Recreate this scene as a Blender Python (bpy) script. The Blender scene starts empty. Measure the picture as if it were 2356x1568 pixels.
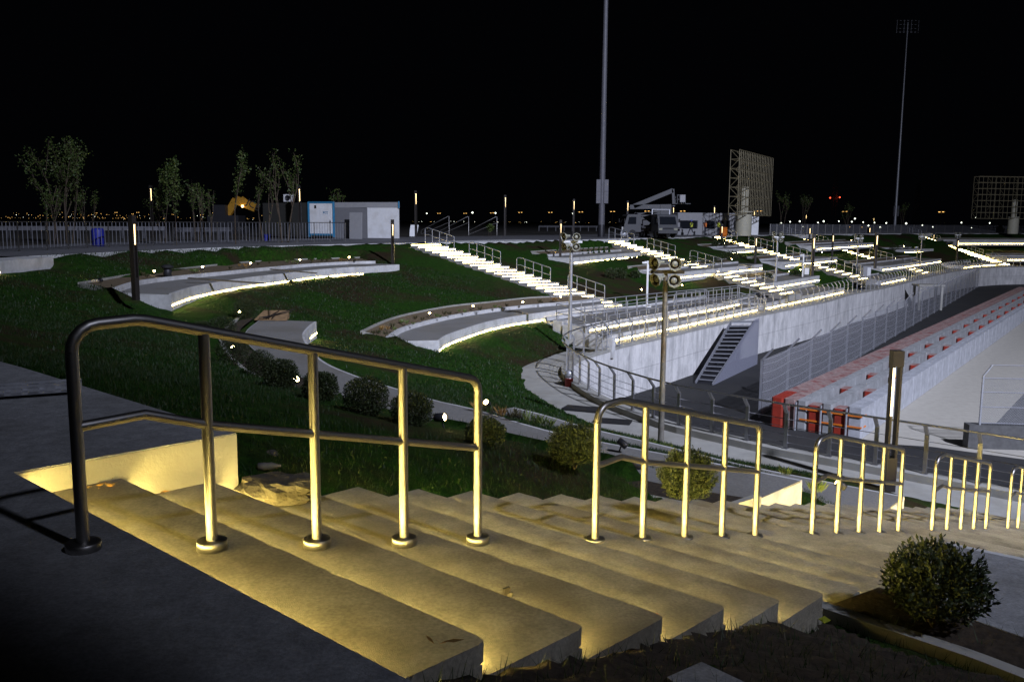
import bpy, math, random
import numpy as np
from mathutils import Vector, Matrix
from mathutils.geometry import tessellate_polygon
random.seed(7); RNG = np.random.default_rng(7)
C = bpy.context.scene.collection
# ------------------------------------------------------------------ camera model (pixel units of a 2356 x 1568 view of the photo)
W, H, F, H0 = 2356, 1568, 2020.0, 1.45
pitch = math.atan((784-510)/F); roll = math.radians(0.4)
fw = np.array([0, math.cos(pitch), -math.sin(pitch)]); r0 = np.array([1., 0, 0]); u0 = np.cross(r0, fw)
rt = r0*math.cos(roll)+u0*math.sin(roll); up = u0*math.cos(roll)-r0*math.sin(roll)
EYE = np.array([0, 0, H0])
def ray(px, py): return fw*F + rt*(px-W/2) - up*(py-H/2)
def at(px, py, Z):
    d = ray(px, py); return EYE + d*((Z-H0)/d[2])
def atY(px, py, Y):
    d = ray(px, py); return EYE + d*(Y/d[1])
def hz(px): return 510+(px-W/2)*0.00698
# ------------------------------------------------------------------ plan of the bowl
EDGE = np.array([(300,172),(200,170),(130,165),(91.6,158.6),(73.8,152),(64.5,144.3),(47.2,128.9),(37.8,122),(32.1,112),(22.5,98.2),(16.2,89),(8.1,77.3),(2.1,69.9),(-4,62.1),(-5.1,61),(-8.8,57),(-10.8,54.5),(-13.4,50.5),(-15.8,45.8),(-17.4,40.6),(-18.8,34.2),(-19.2,29),(-18.3,24),(-16,19.3),(-13,15.6),(-9.3,12.2),(-4.95,8.5),(-2.08,5.9),(-.5,2.77),(4,-1.4),(12,-8),(30,-19),(80,-40)], float)
WALL = np.array([(300,136),(200,134),(120,130),(90,127),(71.2,122.5),(64.7,119.3),(57.8,112.8),(48.2,100.1),(39.8,88.2),(33.2,78.8),(27.5,71.4),(23,64.5),(16,55.4),(10.9,48.5),(7.8,44),(5.3,40.6),(4.2,38.7),(3.0,36.6),(2.4,34.6),(2.3,32.6),(2.55,30.6),(3,28.5),(3.4,27.3),(4.2,25.5),(4.7,24.5),(5.4,23.7),(6.1,22.9),(6.8,22.1),(7.6,21.4),(9.2,20),(10,19.3),(10.8,18.6),(14,15.8),(20,11),(40,-2),(90,-20)], float)
def smooth(poly, n=4):
    p = np.vstack([2*poly[0]-poly[1], poly, 2*poly[-1]-poly[-2]]); out = []
    for i in range(1, len(p)-2):
        for t in np.linspace(0, 1, n, endpoint=False):
            a, b, c, d = p[i-1], p[i], p[i+1], p[i+2]
            out.append(.5*((2*b)+(c-a)*t+(2*a-5*b+4*c-d)*t*t+(3*b-a-3*c+d)*t**3))
    out.append(p[-2]); return np.array(out)
WALLS = smooth(WALL, 3)
def seg_dist(P, poly, chunk=40000):
    P = np.atleast_2d(P).astype(float); best = np.full(len(P), 1e9)
    for a, b in zip(poly[:-1], poly[1:]):
        ab = b-a; t = np.clip(((P-a)@ab)/(ab@ab+1e-12), 0, 1); q = P-(a+t[:,None]*ab)
        best = np.minimum(best, np.hypot(q[:,0], q[:,1]))
    return best
def inside(P, poly):
    P = np.atleast_2d(P); x, y = P[:,0], P[:,1]; r = np.zeros(len(P), bool)
    q = np.roll(poly, 1, 0)
    for (x1,y1),(x2,y2) in zip(poly, q):
        if y1 == y2: continue
        c = ((y1 > y) != (y2 > y)) & (x < (x2-x1)*(y-y1)/(y2-y1)+x1); r ^= c
    return r
BOWL = np.vstack([EDGE, WALLS[::-1]])
def base_z(P):
    dE = seg_dist(P, EDGE); dB = np.maximum(seg_dist(P, WALLS)-1.6, 0)
    return -4.2*dE/(dE+dB+1e-6)
def hill_z(P):
    P = np.atleast_2d(P); z = base_z(P)
    return z + .05*np.sin(P[:,0]*.9+1.3*np.sin(P[:,1]*.5))*np.cos(P[:,1]*.7)
def march(px, py, lo=4, hi=190, off=0.):
    d = ray(px, py); d = d/np.linalg.norm(d); ts = np.linspace(lo, hi, 2600); P = EYE+ts[:,None]*d
    z = hill_z(P[:,:2])+off; i = int(np.argmax(P[:,2] < z)); return P[i]
# ------------------------------------------------------------------ materials
def nt(name):
    m = bpy.data.materials.new(name); m.use_nodes = True; n = m.node_tree.nodes
    return m, n, m.node_tree.links, n['Principled BSDF']
def mat(name, col, rough=.7, metal=0., var=.25, scale=3., bump=.0, bscale=60., spec=.4, dark=None, dscale=.5, damt=.0, orand=0.):
    m, n, l, b = nt(name)
    tc = n.new('ShaderNodeNewGeometry'); nz = n.new('ShaderNodeTexNoise'); nz.inputs['Scale'].default_value = scale; nz.inputs['Detail'].default_value = 6
    nz.inputs['Roughness'].default_value = .65
    l.new(tc.outputs['Position'], nz.inputs['Vector'])
    mx = n.new('ShaderNodeMix'); mx.data_type = 'RGBA'; mr = n.new('ShaderNodeMapRange'); mr.inputs[1].default_value = .33; mr.inputs[2].default_value = .67; l.new(nz.outputs['Fac'], mr.inputs[0]); l.new(mr.outputs[0], mx.inputs[0])
    c = Vector(col); mx.inputs[6].default_value = (*(c*(1-var)), 1); mx.inputs[7].default_value = (*(c*(1+var)), 1)
    out = mx.outputs[2]
    if damt:
        n2 = n.new('ShaderNodeTexNoise'); n2.inputs['Scale'].default_value = dscale; n2.inputs['Detail'].default_value = 5; l.new(tc.outputs['Position'], n2.inputs['Vector'])
        rp = n.new('ShaderNodeValToRGB'); rp.color_ramp.elements[0].position = .48; rp.color_ramp.elements[1].position = .68
        l.new(n2.outputs['Fac'], rp.inputs[0])
        ml = n.new('ShaderNodeMath'); ml.operation = 'MULTIPLY'; ml.inputs[1].default_value = damt; l.new(rp.outputs[0], ml.inputs[0])
        m2 = n.new('ShaderNodeMix'); m2.data_type = 'RGBA'; l.new(ml.outputs[0], m2.inputs[0]); l.new(out, m2.inputs[6]); m2.inputs[7].default_value = (*dark, 1); out = m2.outputs[2]
    if orand:
        oi = n.new('ShaderNodeObjectInfo'); mr2 = n.new('ShaderNodeMapRange'); mr2.inputs[3].default_value = 1-orand; mr2.inputs[4].default_value = 1+orand; l.new(oi.outputs['Random'], mr2.inputs[0])
        n3 = n.new('ShaderNodeTexNoise'); n3.inputs['Scale'].default_value = 60; n3.inputs['Detail'].default_value = 3; l.new(tc.outputs['Position'], n3.inputs['Vector']); mr3 = n.new('ShaderNodeMapRange'); mr3.inputs[1].default_value = .3; mr3.inputs[2].default_value = .7; mr3.inputs[3].default_value = .8; mr3.inputs[4].default_value = 1.2; l.new(n3.outputs['Fac'], mr3.inputs[0])
        mm = n.new('ShaderNodeMath'); mm.operation = 'MULTIPLY'; l.new(mr2.outputs[0], mm.inputs[0]); l.new(mr3.outputs[0], mm.inputs[1])
        vm = n.new('ShaderNodeVectorMath'); vm.operation = 'SCALE'; l.new(out, vm.inputs[0]); l.new(mm.outputs[0], vm.inputs['Scale']); out = vm.outputs[0]
    l.new(out, b.inputs['Base Color'])
    b.inputs['Roughness'].default_value = rough; b.inputs['Metallic'].default_value = metal; b.inputs['Specular IOR Level'].default_value = spec
    if bump:
        nb = n.new('ShaderNodeTexNoise'); nb.inputs['Scale'].default_value = bscale; nb.inputs['Detail'].default_value = 4; l.new(tc.outputs['Position'], nb.inputs['Vector'])
        bp = n.new('ShaderNodeBump'); bp.inputs['Strength'].default_value = bump; bp.inputs['Distance'].default_value = .01; l.new(nb.outputs['Fac'], bp.inputs['Height']); l.new(bp.outputs[0], b.inputs['Normal'])
    return m
def emit(name, col, strength):
    m, n, l, b = nt(name); b.inputs['Base Color'].default_value = (.8, .8, .8, 1)
    b.inputs['Emission Color'].default_value = (*col, 1); b.inputs['Emission Strength'].default_value = strength; return m
M = {}
M['tread'] = mat('stair_concrete', (.25,.23,.18), .85, var=.22, scale=5, bump=.3, bscale=220, dark=(.10,.078,.048), dscale=1.7, damt=.6, orand=.13)
M['far_tread'] = mat('lit_stair_concrete', (.36,.35,.33), .8, var=.15, scale=6)
M['white_conc'] = mat('white_concrete', (.54,.54,.54), .7, var=.12, scale=7, bump=.2, bscale=60, dark=(.30,.29,.27), dscale=1.6, damt=.6)
M['plat_top'] = mat('platform_topping', (.205,.20,.19), .75, var=.2, scale=24, bump=.25, bscale=110, dark=(.14,.125,.10), dscale=.6, damt=.5)
M['landing'] = mat('landing_topping', (.25,.255,.265), .75, var=.22, scale=9, bump=.4, bscale=110, dark=(.15,.147,.14), dscale=.9, damt=.6, orand=.01)
M['deck'] = mat('deck_paving', (.13,.13,.14), .7, var=.15, scale=2)
M['path'] = mat('path_concrete', (.31,.305,.28), .8, var=.12, scale=2.5, bump=.2, bscale=50, dark=(.20,.185,.15), dscale=.7, damt=.5)
M['soil'] = mat('bed_soil', (.115,.085,.05), .95, var=.35, scale=11, bump=.8, bscale=25)
M['dirt'] = mat('dark_dirt', (.035,.025,.016), .95, var=.5, scale=16, bump=.9, bscale=30)
M['steel'] = mat('brushed_steel', (.31,.30,.29), .42, 1., var=.08, scale=30)
M['rail_dark'] = mat('dull_steel', (.30,.30,.32), .4, .9, var=.1, scale=20)
M['galv'] = mat('galvanised_steel', (.42,.43,.46), .5, .6, var=.15, scale=12)
M['stairsteel'] = mat('weathered_stair_steel', (.22,.225,.25), .6, .3, var=.15)
M['bronze'] = mat('bronze_paint', (.028,.024,.022), .45, .3, var=.1, scale=8)
M['dark_metal'] = mat('dark_metal', (.025,.025,.03), .5, .3, var=.1)
M['white_paint'] = mat('white_paint', (.72,.73,.74), .45, var=.05, scale=4, dark=(.5,.48,.44), dscale=1.5, damt=.4)
M['grey_panel'] = mat('grey_panel', (.30,.30,.31), .6, var=.06, scale=3)
M['blue_frame'] = mat('blue_frame', (.02,.16,.30), .5, var=.12, scale=5)
M['glass'] = mat('dark_glass', (.012,.014,.018), .12, var=.05)
M['red_plastic'] = mat('red_plastic', (.30,.030,.016), .5, var=.18, scale=3, dark=(.14,.03,.02), dscale=2, damt=.4)
M['pink_plastic'] = mat('faded_red_plastic', (.27,.19,.175), .7, var=.3, scale=5, dark=(.20,.045,.04), dscale=2.2, damt=.85)
M['grey_plastic'] = mat('grey_plastic', (.28,.285,.29), .6, var=.12, scale=3, dark=(.17,.17,.17), dscale=2, damt=.5)
M['orange'] = mat('orange_strap', (.62,.16,.015), .5, var=.1)
M['horn'] = mat('horn_enamel', (.25,.25,.20), .4, var=.08, scale=8)
M['horn_dark'] = mat('horn_throat', (.035,.02,.012), .5, var=.2)
M['yellow'] = mat('machine_yellow', (.36,.18,.014), .5, var=.15, scale=3)
M['black'] = mat('black_rubber', (.015,.015,.016), .75, var=.2)
M['wood'] = mat('grey_plank', (.10,.085,.065), .8, var=.3, scale=6)
M['card'] = mat('brown_cardboard', (.25,.16,.08), .85, var=.25, scale=7)
M['rock'] = mat('broken_concrete', (.075,.067,.052), .95, var=.35, scale=14, bump=1., bscale=40)
M['bluebin'] = mat('blue_plastic', (.012,.018,.22), .5, var=.12)
M['asphalt'] = mat('asphalt', (.019,.019,.020), .85, var=.25, scale=1.2, bump=.25, bscale=60, dark=(.034,.033,.031), dscale=.25, damt=.6)
M['runoff'] = mat('runoff_concrete', (.36,.34,.295), .9, var=.08, scale=3, bump=.1)
M['gravel'] = mat('gravel_bed', (.12,.12,.12), .95, var=.55, scale=9, bump=1., bscale=14)
M['farground'] = mat('dark_ground', (.03,.026,.02), .95, var=.4, scale=.05)
M['vest_y'] = mat('yellow_vest', (.55,.6,.05), .7, var=.1); M['vest_o'] = mat('orange_vest', (.75,.2,.03), .7, var=.1)
M['clothes'] = mat('dark_clothes', (.02,.022,.035), .85, var=.2); M['skin'] = mat('skin', (.20,.11,.07), .6, var=.08)
M['helm'] = mat('blue_helmet', (.05,.1,.5), .4, var=.05)
M['bark'] = mat('bark', (.065,.048,.032), .9, var=.35, scale=14, bump=.6, bscale=30)
def leafmat(name, a, b_, tr=.25):
    m, n, l, b = nt(name); oi = n.new('ShaderNodeNewGeometry'); rp = n.new('ShaderNodeValToRGB')
    rp.color_ramp.elements[0].color = (*a, 1); rp.color_ramp.elements[1].color = (*b_, 1); l.new(oi.outputs['Random Per Island'], rp.inputs[0]); l.new(rp.outputs[0], b.inputs['Base Color'])
    b.inputs['Roughness'].default_value = .55; b.inputs['Specular IOR Level'].default_value = .3; return m
M['leaf'] = leafmat('bush_leaf', (.012,.022,.007), (.04,.052,.016))
M['treeleaf'] = leafmat('tree_leaf', (.022,.048,.008), (.075,.095,.022))
M['blade'] = leafmat('grass_blade', (.003,.018,.0015), (.023,.070,.005)); _e = M['blade'].node_tree.nodes['Color Ramp'].color_ramp.elements.new(.86); _e.color = (.014,.040,.004,1); M['blade'].node_tree.nodes['Color Ramp'].color_ramp.elements[2].color = (.05,.042,.014,1)
M['tuft_g'] = leafmat('green_tuft', (.06,.11,.03), (.17,.20,.05)); M['tuft_d'] = leafmat('dark_tuft', (.035,.035,.015), (.09,.075,.03)); M['tuft_o'] = leafmat('straw_tuft', (.24,.12,.03), (.38,.24,.08))
WARM = (1.0, .76, .26)
M['led'] = emit('led_strip', WARM, 50); M['led_near'] = emit('led_strip_near', (1.,.745,.19), 106); M['led_far'] = M['led']
M['lamp'] = emit('lamp_glow', (1., .70, .30), 5); M['spot'] = emit('spot_glow', (1., .72, .30), 60)
M['city_w'] = emit('city_warm', (1., .55, .15), 2.2); M['city_c'] = emit('city_white', (.95, 1., .85), 3.5); M['red_l'] = emit('red_beacon', (1., .08, .03), 4.)
def hillmat():
    m, n, l, b = nt('grass_turf'); tc = n.new('ShaderNodeTexCoord')
    def noise(s, d=6):
        z = n.new('ShaderNodeTexNoise'); z.inputs['Scale'].default_value = s; z.inputs['Detail'].default_value = d; z.inputs['Roughness'].default_value = .7; l.new(tc.outputs['Object'], z.inputs['Vector']); return z
    a = noise(6, 8); g = n.new('ShaderNodeValToRGB'); g.color_ramp.elements[0].position = .3; g.color_ramp.elements[1].position = .72
    g.color_ramp.elements[0].color = (.003,.013,.0015,1); g.color_ramp.elements[1].color = (.026,.080,.006,1); l.new(a.outputs['Fac'], g.inputs[0])
    d = noise(5, 8); e = n.new('ShaderNodeValToRGB'); e.color_ramp.elements[0].color = (.012,.008,.004,1); e.color_ramp.elements[1].color = (.050,.035,.018,1); l.new(d.outputs['Fac'], e.inputs[0])
    p = noise(.19, 9); r = n.new('ShaderNodeValToRGB'); r.color_ramp.elements[0].position = .47; r.color_ramp.elements[1].position = .60; l.new(p.outputs['Fac'], r.inputs[0])
    mx = n.new('ShaderNodeMix'); mx.data_type = 'RGBA'; l.new(r.outputs[0], mx.inputs[0]); l.new(g.outputs[0], mx.inputs[6]); l.new(e.outputs[0], mx.inputs[7]); l.new(mx.outputs[2], b.inputs['Base Color'])
    b.inputs['Roughness'].default_value = .95; b.inputs['Specular IOR Level'].default_value = .1
    nb = noise(14, 6); bp = n.new('ShaderNodeBump'); bp.inputs['Strength'].default_value = .9; bp.inputs['Distance'].default_value = .06; l.new(nb.outputs['Fac'], bp.inputs['Height']); l.new(bp.outputs[0], b.inputs['Normal']); return m
M['hill'] = hillmat()
def wallmat():
    m, n, l, b = nt('pit_wall_concrete'); tc = n.new('ShaderNodeTexCoord'); mp = n.new('ShaderNodeMapping'); mp.inputs['Scale'].default_value = (1, 1, .45); l.new(tc.outputs['Object'], mp.inputs[0])
    a = n.new('ShaderNodeTexNoise'); a.inputs['Scale'].default_value = 1.6; a.inputs['Detail'].default_value = 9; a.inputs['Roughness'].default_value = .75; l.new(mp.outputs[0], a.inputs['Vector'])
    r = n.new('ShaderNodeValToRGB'); r.color_ramp.elements[0].position = .3; r.color_ramp.elements[1].position = .6; r.color_ramp.elements[0].color = (.36,.36,.36,1); r.color_ramp.elements[1].color = (.66,.65,.64,1); l.new(a.outputs['Fac'], r.inputs[0])
    uv = n.new('ShaderNodeUVMap'); bk = n.new('ShaderNodeTexBrick'); bk.offset = 0; bk.inputs['Scale'].default_value = 1; bk.inputs['Brick Width'].default_value = 2.4; bk.inputs['Row Height'].default_value = 1.225; bk.inputs['Mortar Size'].default_value = .016; l.new(uv.outputs[0], bk.inputs['Vector'])
    mp2 = n.new('ShaderNodeMapping'); mp2.inputs['Scale'].default_value = (2.2, .18, 1); l.new(uv.outputs[0], mp2.inputs[0]); n4 = n.new('ShaderNodeTexNoise'); n4.inputs['Scale'].default_value = 1.; n4.inputs['Detail'].default_value = 7; n4.inputs['Roughness'].default_value = .7; l.new(mp2.outputs[0], n4.inputs['Vector']); m4 = n.new('ShaderNodeMapRange'); m4.inputs[1].default_value = .52; m4.inputs[2].default_value = .72; m4.inputs[3].default_value = 1.; m4.inputs[4].default_value = .62; l.new(n4.outputs['Fac'], m4.inputs[0])
    j1 = n.new('ShaderNodeMath'); j1.operation = 'MULTIPLY_ADD'; j1.inputs[1].default_value = -.35; j1.inputs[2].default_value = 1.; l.new(bk.outputs['Fac'], j1.inputs[0]); j2 = n.new('ShaderNodeMath'); j2.operation = 'MULTIPLY'; l.new(j1.outputs[0], j2.inputs[0]); l.new(m4.outputs[0], j2.inputs[1])
    vs_ = n.new('ShaderNodeVectorMath'); vs_.operation = 'SCALE'; l.new(r.outputs[0], vs_.inputs[0]); l.new(j2.outputs[0], vs_.inputs['Scale']); l.new(vs_.outputs[0], b.inputs['Base Color']); b.inputs['Roughness'].default_value = .8
    nb = n.new('ShaderNodeTexNoise'); nb.inputs['Scale'].default_value = 25; l.new(tc.outputs['Object'], nb.inputs['Vector']); bp = n.new('ShaderNodeBump'); bp.inputs['Strength'].default_value = .25; bp.inputs['Distance'].default_value = .01; l.new(nb.outputs['Fac'], bp.inputs['Height']); l.new(bp.outputs[0], b.inputs['Normal']); return m
M['wall'] = wallmat()
def blockmat():
    m, n, l, b = nt('barrier_face'); tc = n.new('ShaderNodeNewGeometry'); a = n.new('ShaderNodeTexNoise'); a.inputs['Scale'].default_value = 3; a.inputs['Detail'].default_value = 8; l.new(tc.outputs['Position'], a.inputs['Vector'])
    r = n.new('ShaderNodeValToRGB'); r.color_ramp.elements[0].position = .35; r.color_ramp.elements[1].position = .65; r.color_ramp.elements[0].color = (.30,.31,.33,1); r.color_ramp.elements[1].color = (.40,.41,.44,1); l.new(a.outputs['Fac'], r.inputs[0]); l.new(r.outputs[0], b.inputs['Base Color']); b.inputs['Roughness'].default_value = .55; return m
M['grey_block'] = blockmat()
def meshmat(name, col, pitch_, width, uvscale=1.):
    m, n, l, b = nt(name); uv = n.new('ShaderNodeUVMap'); sp = n.new('ShaderNodeSeparateXYZ'); l.new(uv.outputs[0], sp.inputs[0])
    def op(o, a, c=None):
        k = n.new('ShaderNodeMath'); k.operation = o
        for i, x in enumerate((a, c)):
            if x is None: continue
            if isinstance(x, (int, float)): k.inputs[i].default_value = x
            else: l.new(x, k.inputs[i])
        return k.outputs[0]
    s = op('ADD', sp.outputs[0], sp.outputs[1]); d = op('SUBTRACT', sp.outputs[0], sp.outputs[1])
    a1 = op('LESS_THAN', op('FRACT', op('DIVIDE', s, pitch_)), width); a2 = op('LESS_THAN', op('FRACT', op('DIVIDE', d, pitch_)), width)
    al = op('MAXIMUM', a1, a2); l.new(al, b.inputs['Alpha']); b.inputs['Base Color'].default_value = (*col, 1); b.inputs['Metallic'].default_value = .4; b.inputs['Roughness'].default_value = .5; return m
M['chain'] = meshmat('chain_link', (.45,.46,.5), .09, .26); M['chain_thin'] = meshmat('thin_chain_link', (.22,.23,.25), .09, .13); M['perf'] = meshmat('perforated_panel', (.33,.34,.42), .14, .62)
# ------------------------------------------------------------------ mesh builder
class MB:
    def __init__(s): s.v = []; s.f = []; s.sm = []; s.uv = None
    def add(s, vs, fs, sm=False):
        k = len(s.v); s.v += [tuple(map(float, v)) for v in vs]; s.f += [tuple(i+k for i in f) for f in fs]; s.sm += [sm]*len(fs)
    def prism(s, poly, z0, z1):
        n = len(poly); zz0 = z0 if hasattr(z0, '__len__') else [z0]*n; zz1 = z1 if hasattr(z1, '__len__') else [z1]*n
        a = sum(poly[i][0]*poly[(i+1)%n][1]-poly[(i+1)%n][0]*poly[i][1] for i in range(n))
        idx = list(range(n)) if a > 0 else list(range(n))[::-1]
        p = [poly[i] for i in idx]; zz0 = [zz0[i] for i in idx]; zz1 = [zz1[i] for i in idx]
        vs = [(q[0], q[1], z) for q, z in zip(p, zz0)]+[(q[0], q[1], z) for q, z in zip(p, zz1)]
        fs = [(i, (i+1)%n, n+(i+1)%n, n+i) for i in range(n)]
        if n <= 4: fs += [tuple(range(n, 2*n)), tuple(range(n-1, -1, -1))]
        else:
            for t in tessellate_polygon([[Vector((q[0], q[1], 0)) for q in p]]):
                x = [p[i] for i in t]; ar = (x[1][0]-x[0][0])*(x[2][1]-x[0][1])-(x[2][0]-x[0][0])*(x[1][1]-x[0][1])
                t = t if ar > 0 else t[::-1]; fs += [tuple(i+n for i in t), tuple(i for i in t[::-1])]
        s.add(vs, fs)
    def box(s, c, size, ax=(1,0,0), ay=None, az=None):
        ax = np.array(ax, float); ax /= np.linalg.norm(ax); az = np.array((0,0,1.) if az is None else az, float); az /= np.linalg.norm(az)
        ay = np.cross(az, ax) if ay is None else np.array(ay, float)
        c = np.array(c, float); hx, hy, hz_ = np.array(size)/2
        vs = [c+ax*hx*i+ay*hy*j+az*hz_*k for k in (-1,1) for j in (-1,1) for i in (-1,1)]
        s.add(vs, [(0,2,3,1),(4,5,7,6),(0,1,5,4),(2,6,7,3),(0,4,6,2),(1,3,7,5)])
    def bar(s, a, b, w, h=None, upv=(0,0,1)):
        a, b = np.array(a, float), np.array(b, float); d = b-a; L = np.linalg.norm(d); d /= L; u = np.array(upv, float)
        if abs(d@u) > .95: u = np.array((1,0,0.)) if abs(d[0]) < .9 else np.array((0,1,0.))
        y = np.cross(u, d); y /= np.linalg.norm(y); z = np.cross(d, y); s.box((a+b)/2, (L, w, h or w), d, y, z)
    def tube(s, path, r, n=8, caps=True):
        P = [np.array(p, float) for p in path]; rr = r if hasattr(r, '__len__') else [r]*len(P); vs = []; prev = None
        for i, p in enumerate(P):
            d = (P[min(i+1, len(P)-1)]-P[max(i-1, 0)]); d = d/(np.linalg.norm(d)+1e-9)
            if prev is None:
                u = np.array((0,0,1.)) if abs(d[2]) < .9 else np.array((1.,0,0)); y = np.cross(u, d)
            else: y = prev-d*(prev@d)
            y /= np.linalg.norm(y)+1e-9; prev = y; z = np.cross(d, y)
            vs += [p+rr[i]*(math.cos(2*math.pi*k/n)*y+math.sin(2*math.pi*k/n)*z) for k in range(n)]
        fs = [(i*n+k, i*n+(k+1)%n, (i+1)*n+(k+1)%n, (i+1)*n+k) for i in range(len(P)-1) for k in range(n)]
        s.add(vs, fs, n > 4)
        if caps: s.add(vs[:n], [tuple(range(n-1, -1, -1))]); s.add(vs[-n:], [tuple(range(n))])
    def lathe(s, c, prof, n=16, axis=(0,0,1), sm=True):
        ax = np.array(axis, float); ax /= np.linalg.norm(ax); u = np.array((0,0,1.)) if abs(ax[2]) < .9 else np.array((1.,0,0)); y = np.cross(u, ax); y /= np.linalg.norm(y); z = np.cross(ax, y); c = np.array(c, float)
        vs = [c+ax*h+r*(math.cos(2*math.pi*k/n)*y+math.sin(2*math.pi*k/n)*z) for r, h in prof for k in range(n)]
        fs = [(i*n+k, i*n+(k+1)%n, (i+1)*n+(k+1)%n, (i+1)*n+k) for i in range(len(prof)-1) for k in range(n)]; s.add(vs, fs, sm)
    def ball(s, c, r, n=8, m=6, sz=(1,1,1), jit=0.):
        vs = []; c = np.array(c, float)
        for i in range(m+1):
            for k in range(n):
                t = math.pi*i/m; p = 2*math.pi*k/n; j = 1+jit*random.uniform(-1, 1)
                vs.append(c+r*j*np.array((math.sin(t)*math.cos(p)*sz[0], math.sin(t)*math.sin(p)*sz[1], math.cos(t)*sz[2])))
        s.add(vs, [(i*n+k, (i+1)*n+k, (i+1)*n+(k+1)%n, i*n+(k+1)%n) for i in range(m) for k in range(n)], True)
    def ribbon(s, pts, z0, z1):                                  # vertical wall along plan points
        n = len(pts); Z0 = z0 if hasattr(z0, '__len__') else [z0]*n; Z1 = z1 if hasattr(z1, '__len__') else [z1]*n
        s.add([(p[0], p[1], a) for p, a in zip(pts, Z0)]+[(p[0], p[1], a) for p, a in zip(pts, Z1)], [(i, i+1, n+i+1, n+i) for i in range(n-1)])
    def strip(s, A, B, z):                                      # flat strip between two plan polylines
        n = len(A); zz = z if hasattr(z, '__len__') else [z]*n
        s.add([(p[0], p[1], q) for p, q in zip(A, zz)]+[(p[0], p[1], q) for p, q in zip(B, zz)], [(i, n+i, n+i+1, i+1) for i in range(n-1)])
    def build(s, name, m, parent=None, loc=None):
        o3 = np.zeros(3)
        if parent is not None:
            q = parent
            while q is not None: o3 = o3+np.array(q.location); q = q.parent
        elif loc is not None: o3 = np.array(loc, float)
        me = bpy.data.meshes.new(name); V = (np.array(s.v)-o3).tolist(); me.from_pydata(V, [], s.f); me.materials.append(m)
        me.polygons.foreach_set('use_smooth', s.sm)
        if s.uv is not None:
            ul = me.uv_layers.new(name='UVMap'); ul.data.foreach_set('uv', np.array([s.uv[l.vertex_index] for l in me.loops], dtype=np.float32).ravel())
        me.update(); o = bpy.data.objects.new(name, me); C.objects.link(o)
        if parent is not None: o.parent = parent
        elif loc is not None: o.location = loc
        return o
def fastmesh(name, V, Fq, m, parent=None):                       # numpy mesh, V (n,3), F (k,3 or 4), all the same size
    me = bpy.data.meshes.new(name); k = Fq.shape[1]
    if parent is not None:
        q = parent
        while q is not None: V = V-np.array(q.location); q = q.parent
    me.vertices.add(len(V)); me.vertices.foreach_set('co', V.astype(np.float32).ravel()); me.loops.add(Fq.size); me.loops.foreach_set('vertex_index', Fq.astype(np.int32).ravel())
    me.polygons.add(len(Fq)); me.polygons.foreach_set('loop_start', np.arange(0, Fq.size, k, dtype=np.int32)); me.update(calc_edges=True); me.validate(); me.materials.append(m)
    o = bpy.data.objects.new(name, me); C.objects.link(o); o.parent = parent; return o
def tag(o, label=None, cat=None, group=None, kind=None):
    if label: o['label'] = label
    if cat: o['category'] = cat
    if group: o['group'] = group
    if kind: o['kind'] = kind
    return o
def thing(name, loc, label, cat, group=None):
    o = bpy.data.objects.new(name, None); C.objects.link(o); o.location = tuple(map(float, loc)); o.empty_display_size = .2; return tag(o, label, cat, group)
def dup(o, parent=None, loc=None, rotz=None, scale=None, label=None, group=None):
    c = o.copy(); C.objects.link(c)
    if parent is not None: c.parent = parent
    if loc is not None: c.location = tuple(map(float, loc))
    if rotz is not None: c.rotation_euler = (0, 0, rotz)
    if scale is not None: c.scale = (scale,)*3 if not hasattr(scale, '__len__') else scale
    if label: c['label'] = label
    if group: c['group'] = group
    for ch in list(o.children): dup(ch, c)
    return c
def st(o): o['kind'] = 'structure'; return o
def P2(*pts, z): return np.array([at(x, y, z)[:2] for x, y in pts])
def offset(poly, d):                                            # offset an open plan polyline to its left
    p = np.array(poly, float); t = np.gradient(p, axis=0); t /= np.linalg.norm(t, axis=1)[:,None]+1e-9; return p+d*np.stack([-t[:,1], t[:,0]], 1)
def resample(poly, step):
    p = np.array(poly, float); d = np.r_[0, np.cumsum(np.linalg.norm(np.diff(p, axis=0), axis=1))]; n = max(2, int(round(d[-1]/step))+1)
    s = np.linspace(0, d[-1], n); return np.stack([np.interp(s, d, p[:,i]) for i in range(p.shape[1])], 1)
def rs_n(p, n=24):
    d = np.r_[0, np.cumsum(np.linalg.norm(np.diff(p, axis=0), axis=1))]; q = np.linspace(0, d[-1], n); return np.stack([np.interp(q, d, p[:,0]), np.interp(q, d, p[:,1])], 1)
# ================================================================== SETTING
CARVE = []        # (polygon, z): hill is pressed below z inside polygon
RISE = .145
def stair_geo(a, b, k1, c, d, k2, n):
    zz = lambda k: -k*RISE-.04
    A, B, Cc, D = [at(*p, zz(k))[:2] for p, k in ((a,k1),(b,k1),(c,k2),(d,k2))]
    sv = ((Cc-A)+(D-B))/2/(k2-k1); w = (((B-A)+(D-Cc))/2); L1 = (A+Cc)/2-sv*((k1+k2)/2); return dict(o=L1-w*0, sv=sv, w=w, n=n)   # o: nosing 0, left end
STAIRS = [dict(o=np.array([-.08-.4165-.745*3.15, 3.19-.4215+.667*3.15]), sv=np.array([.4165,.4215]), w=np.array([.745,-.667])*3.15, n=28)]
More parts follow.
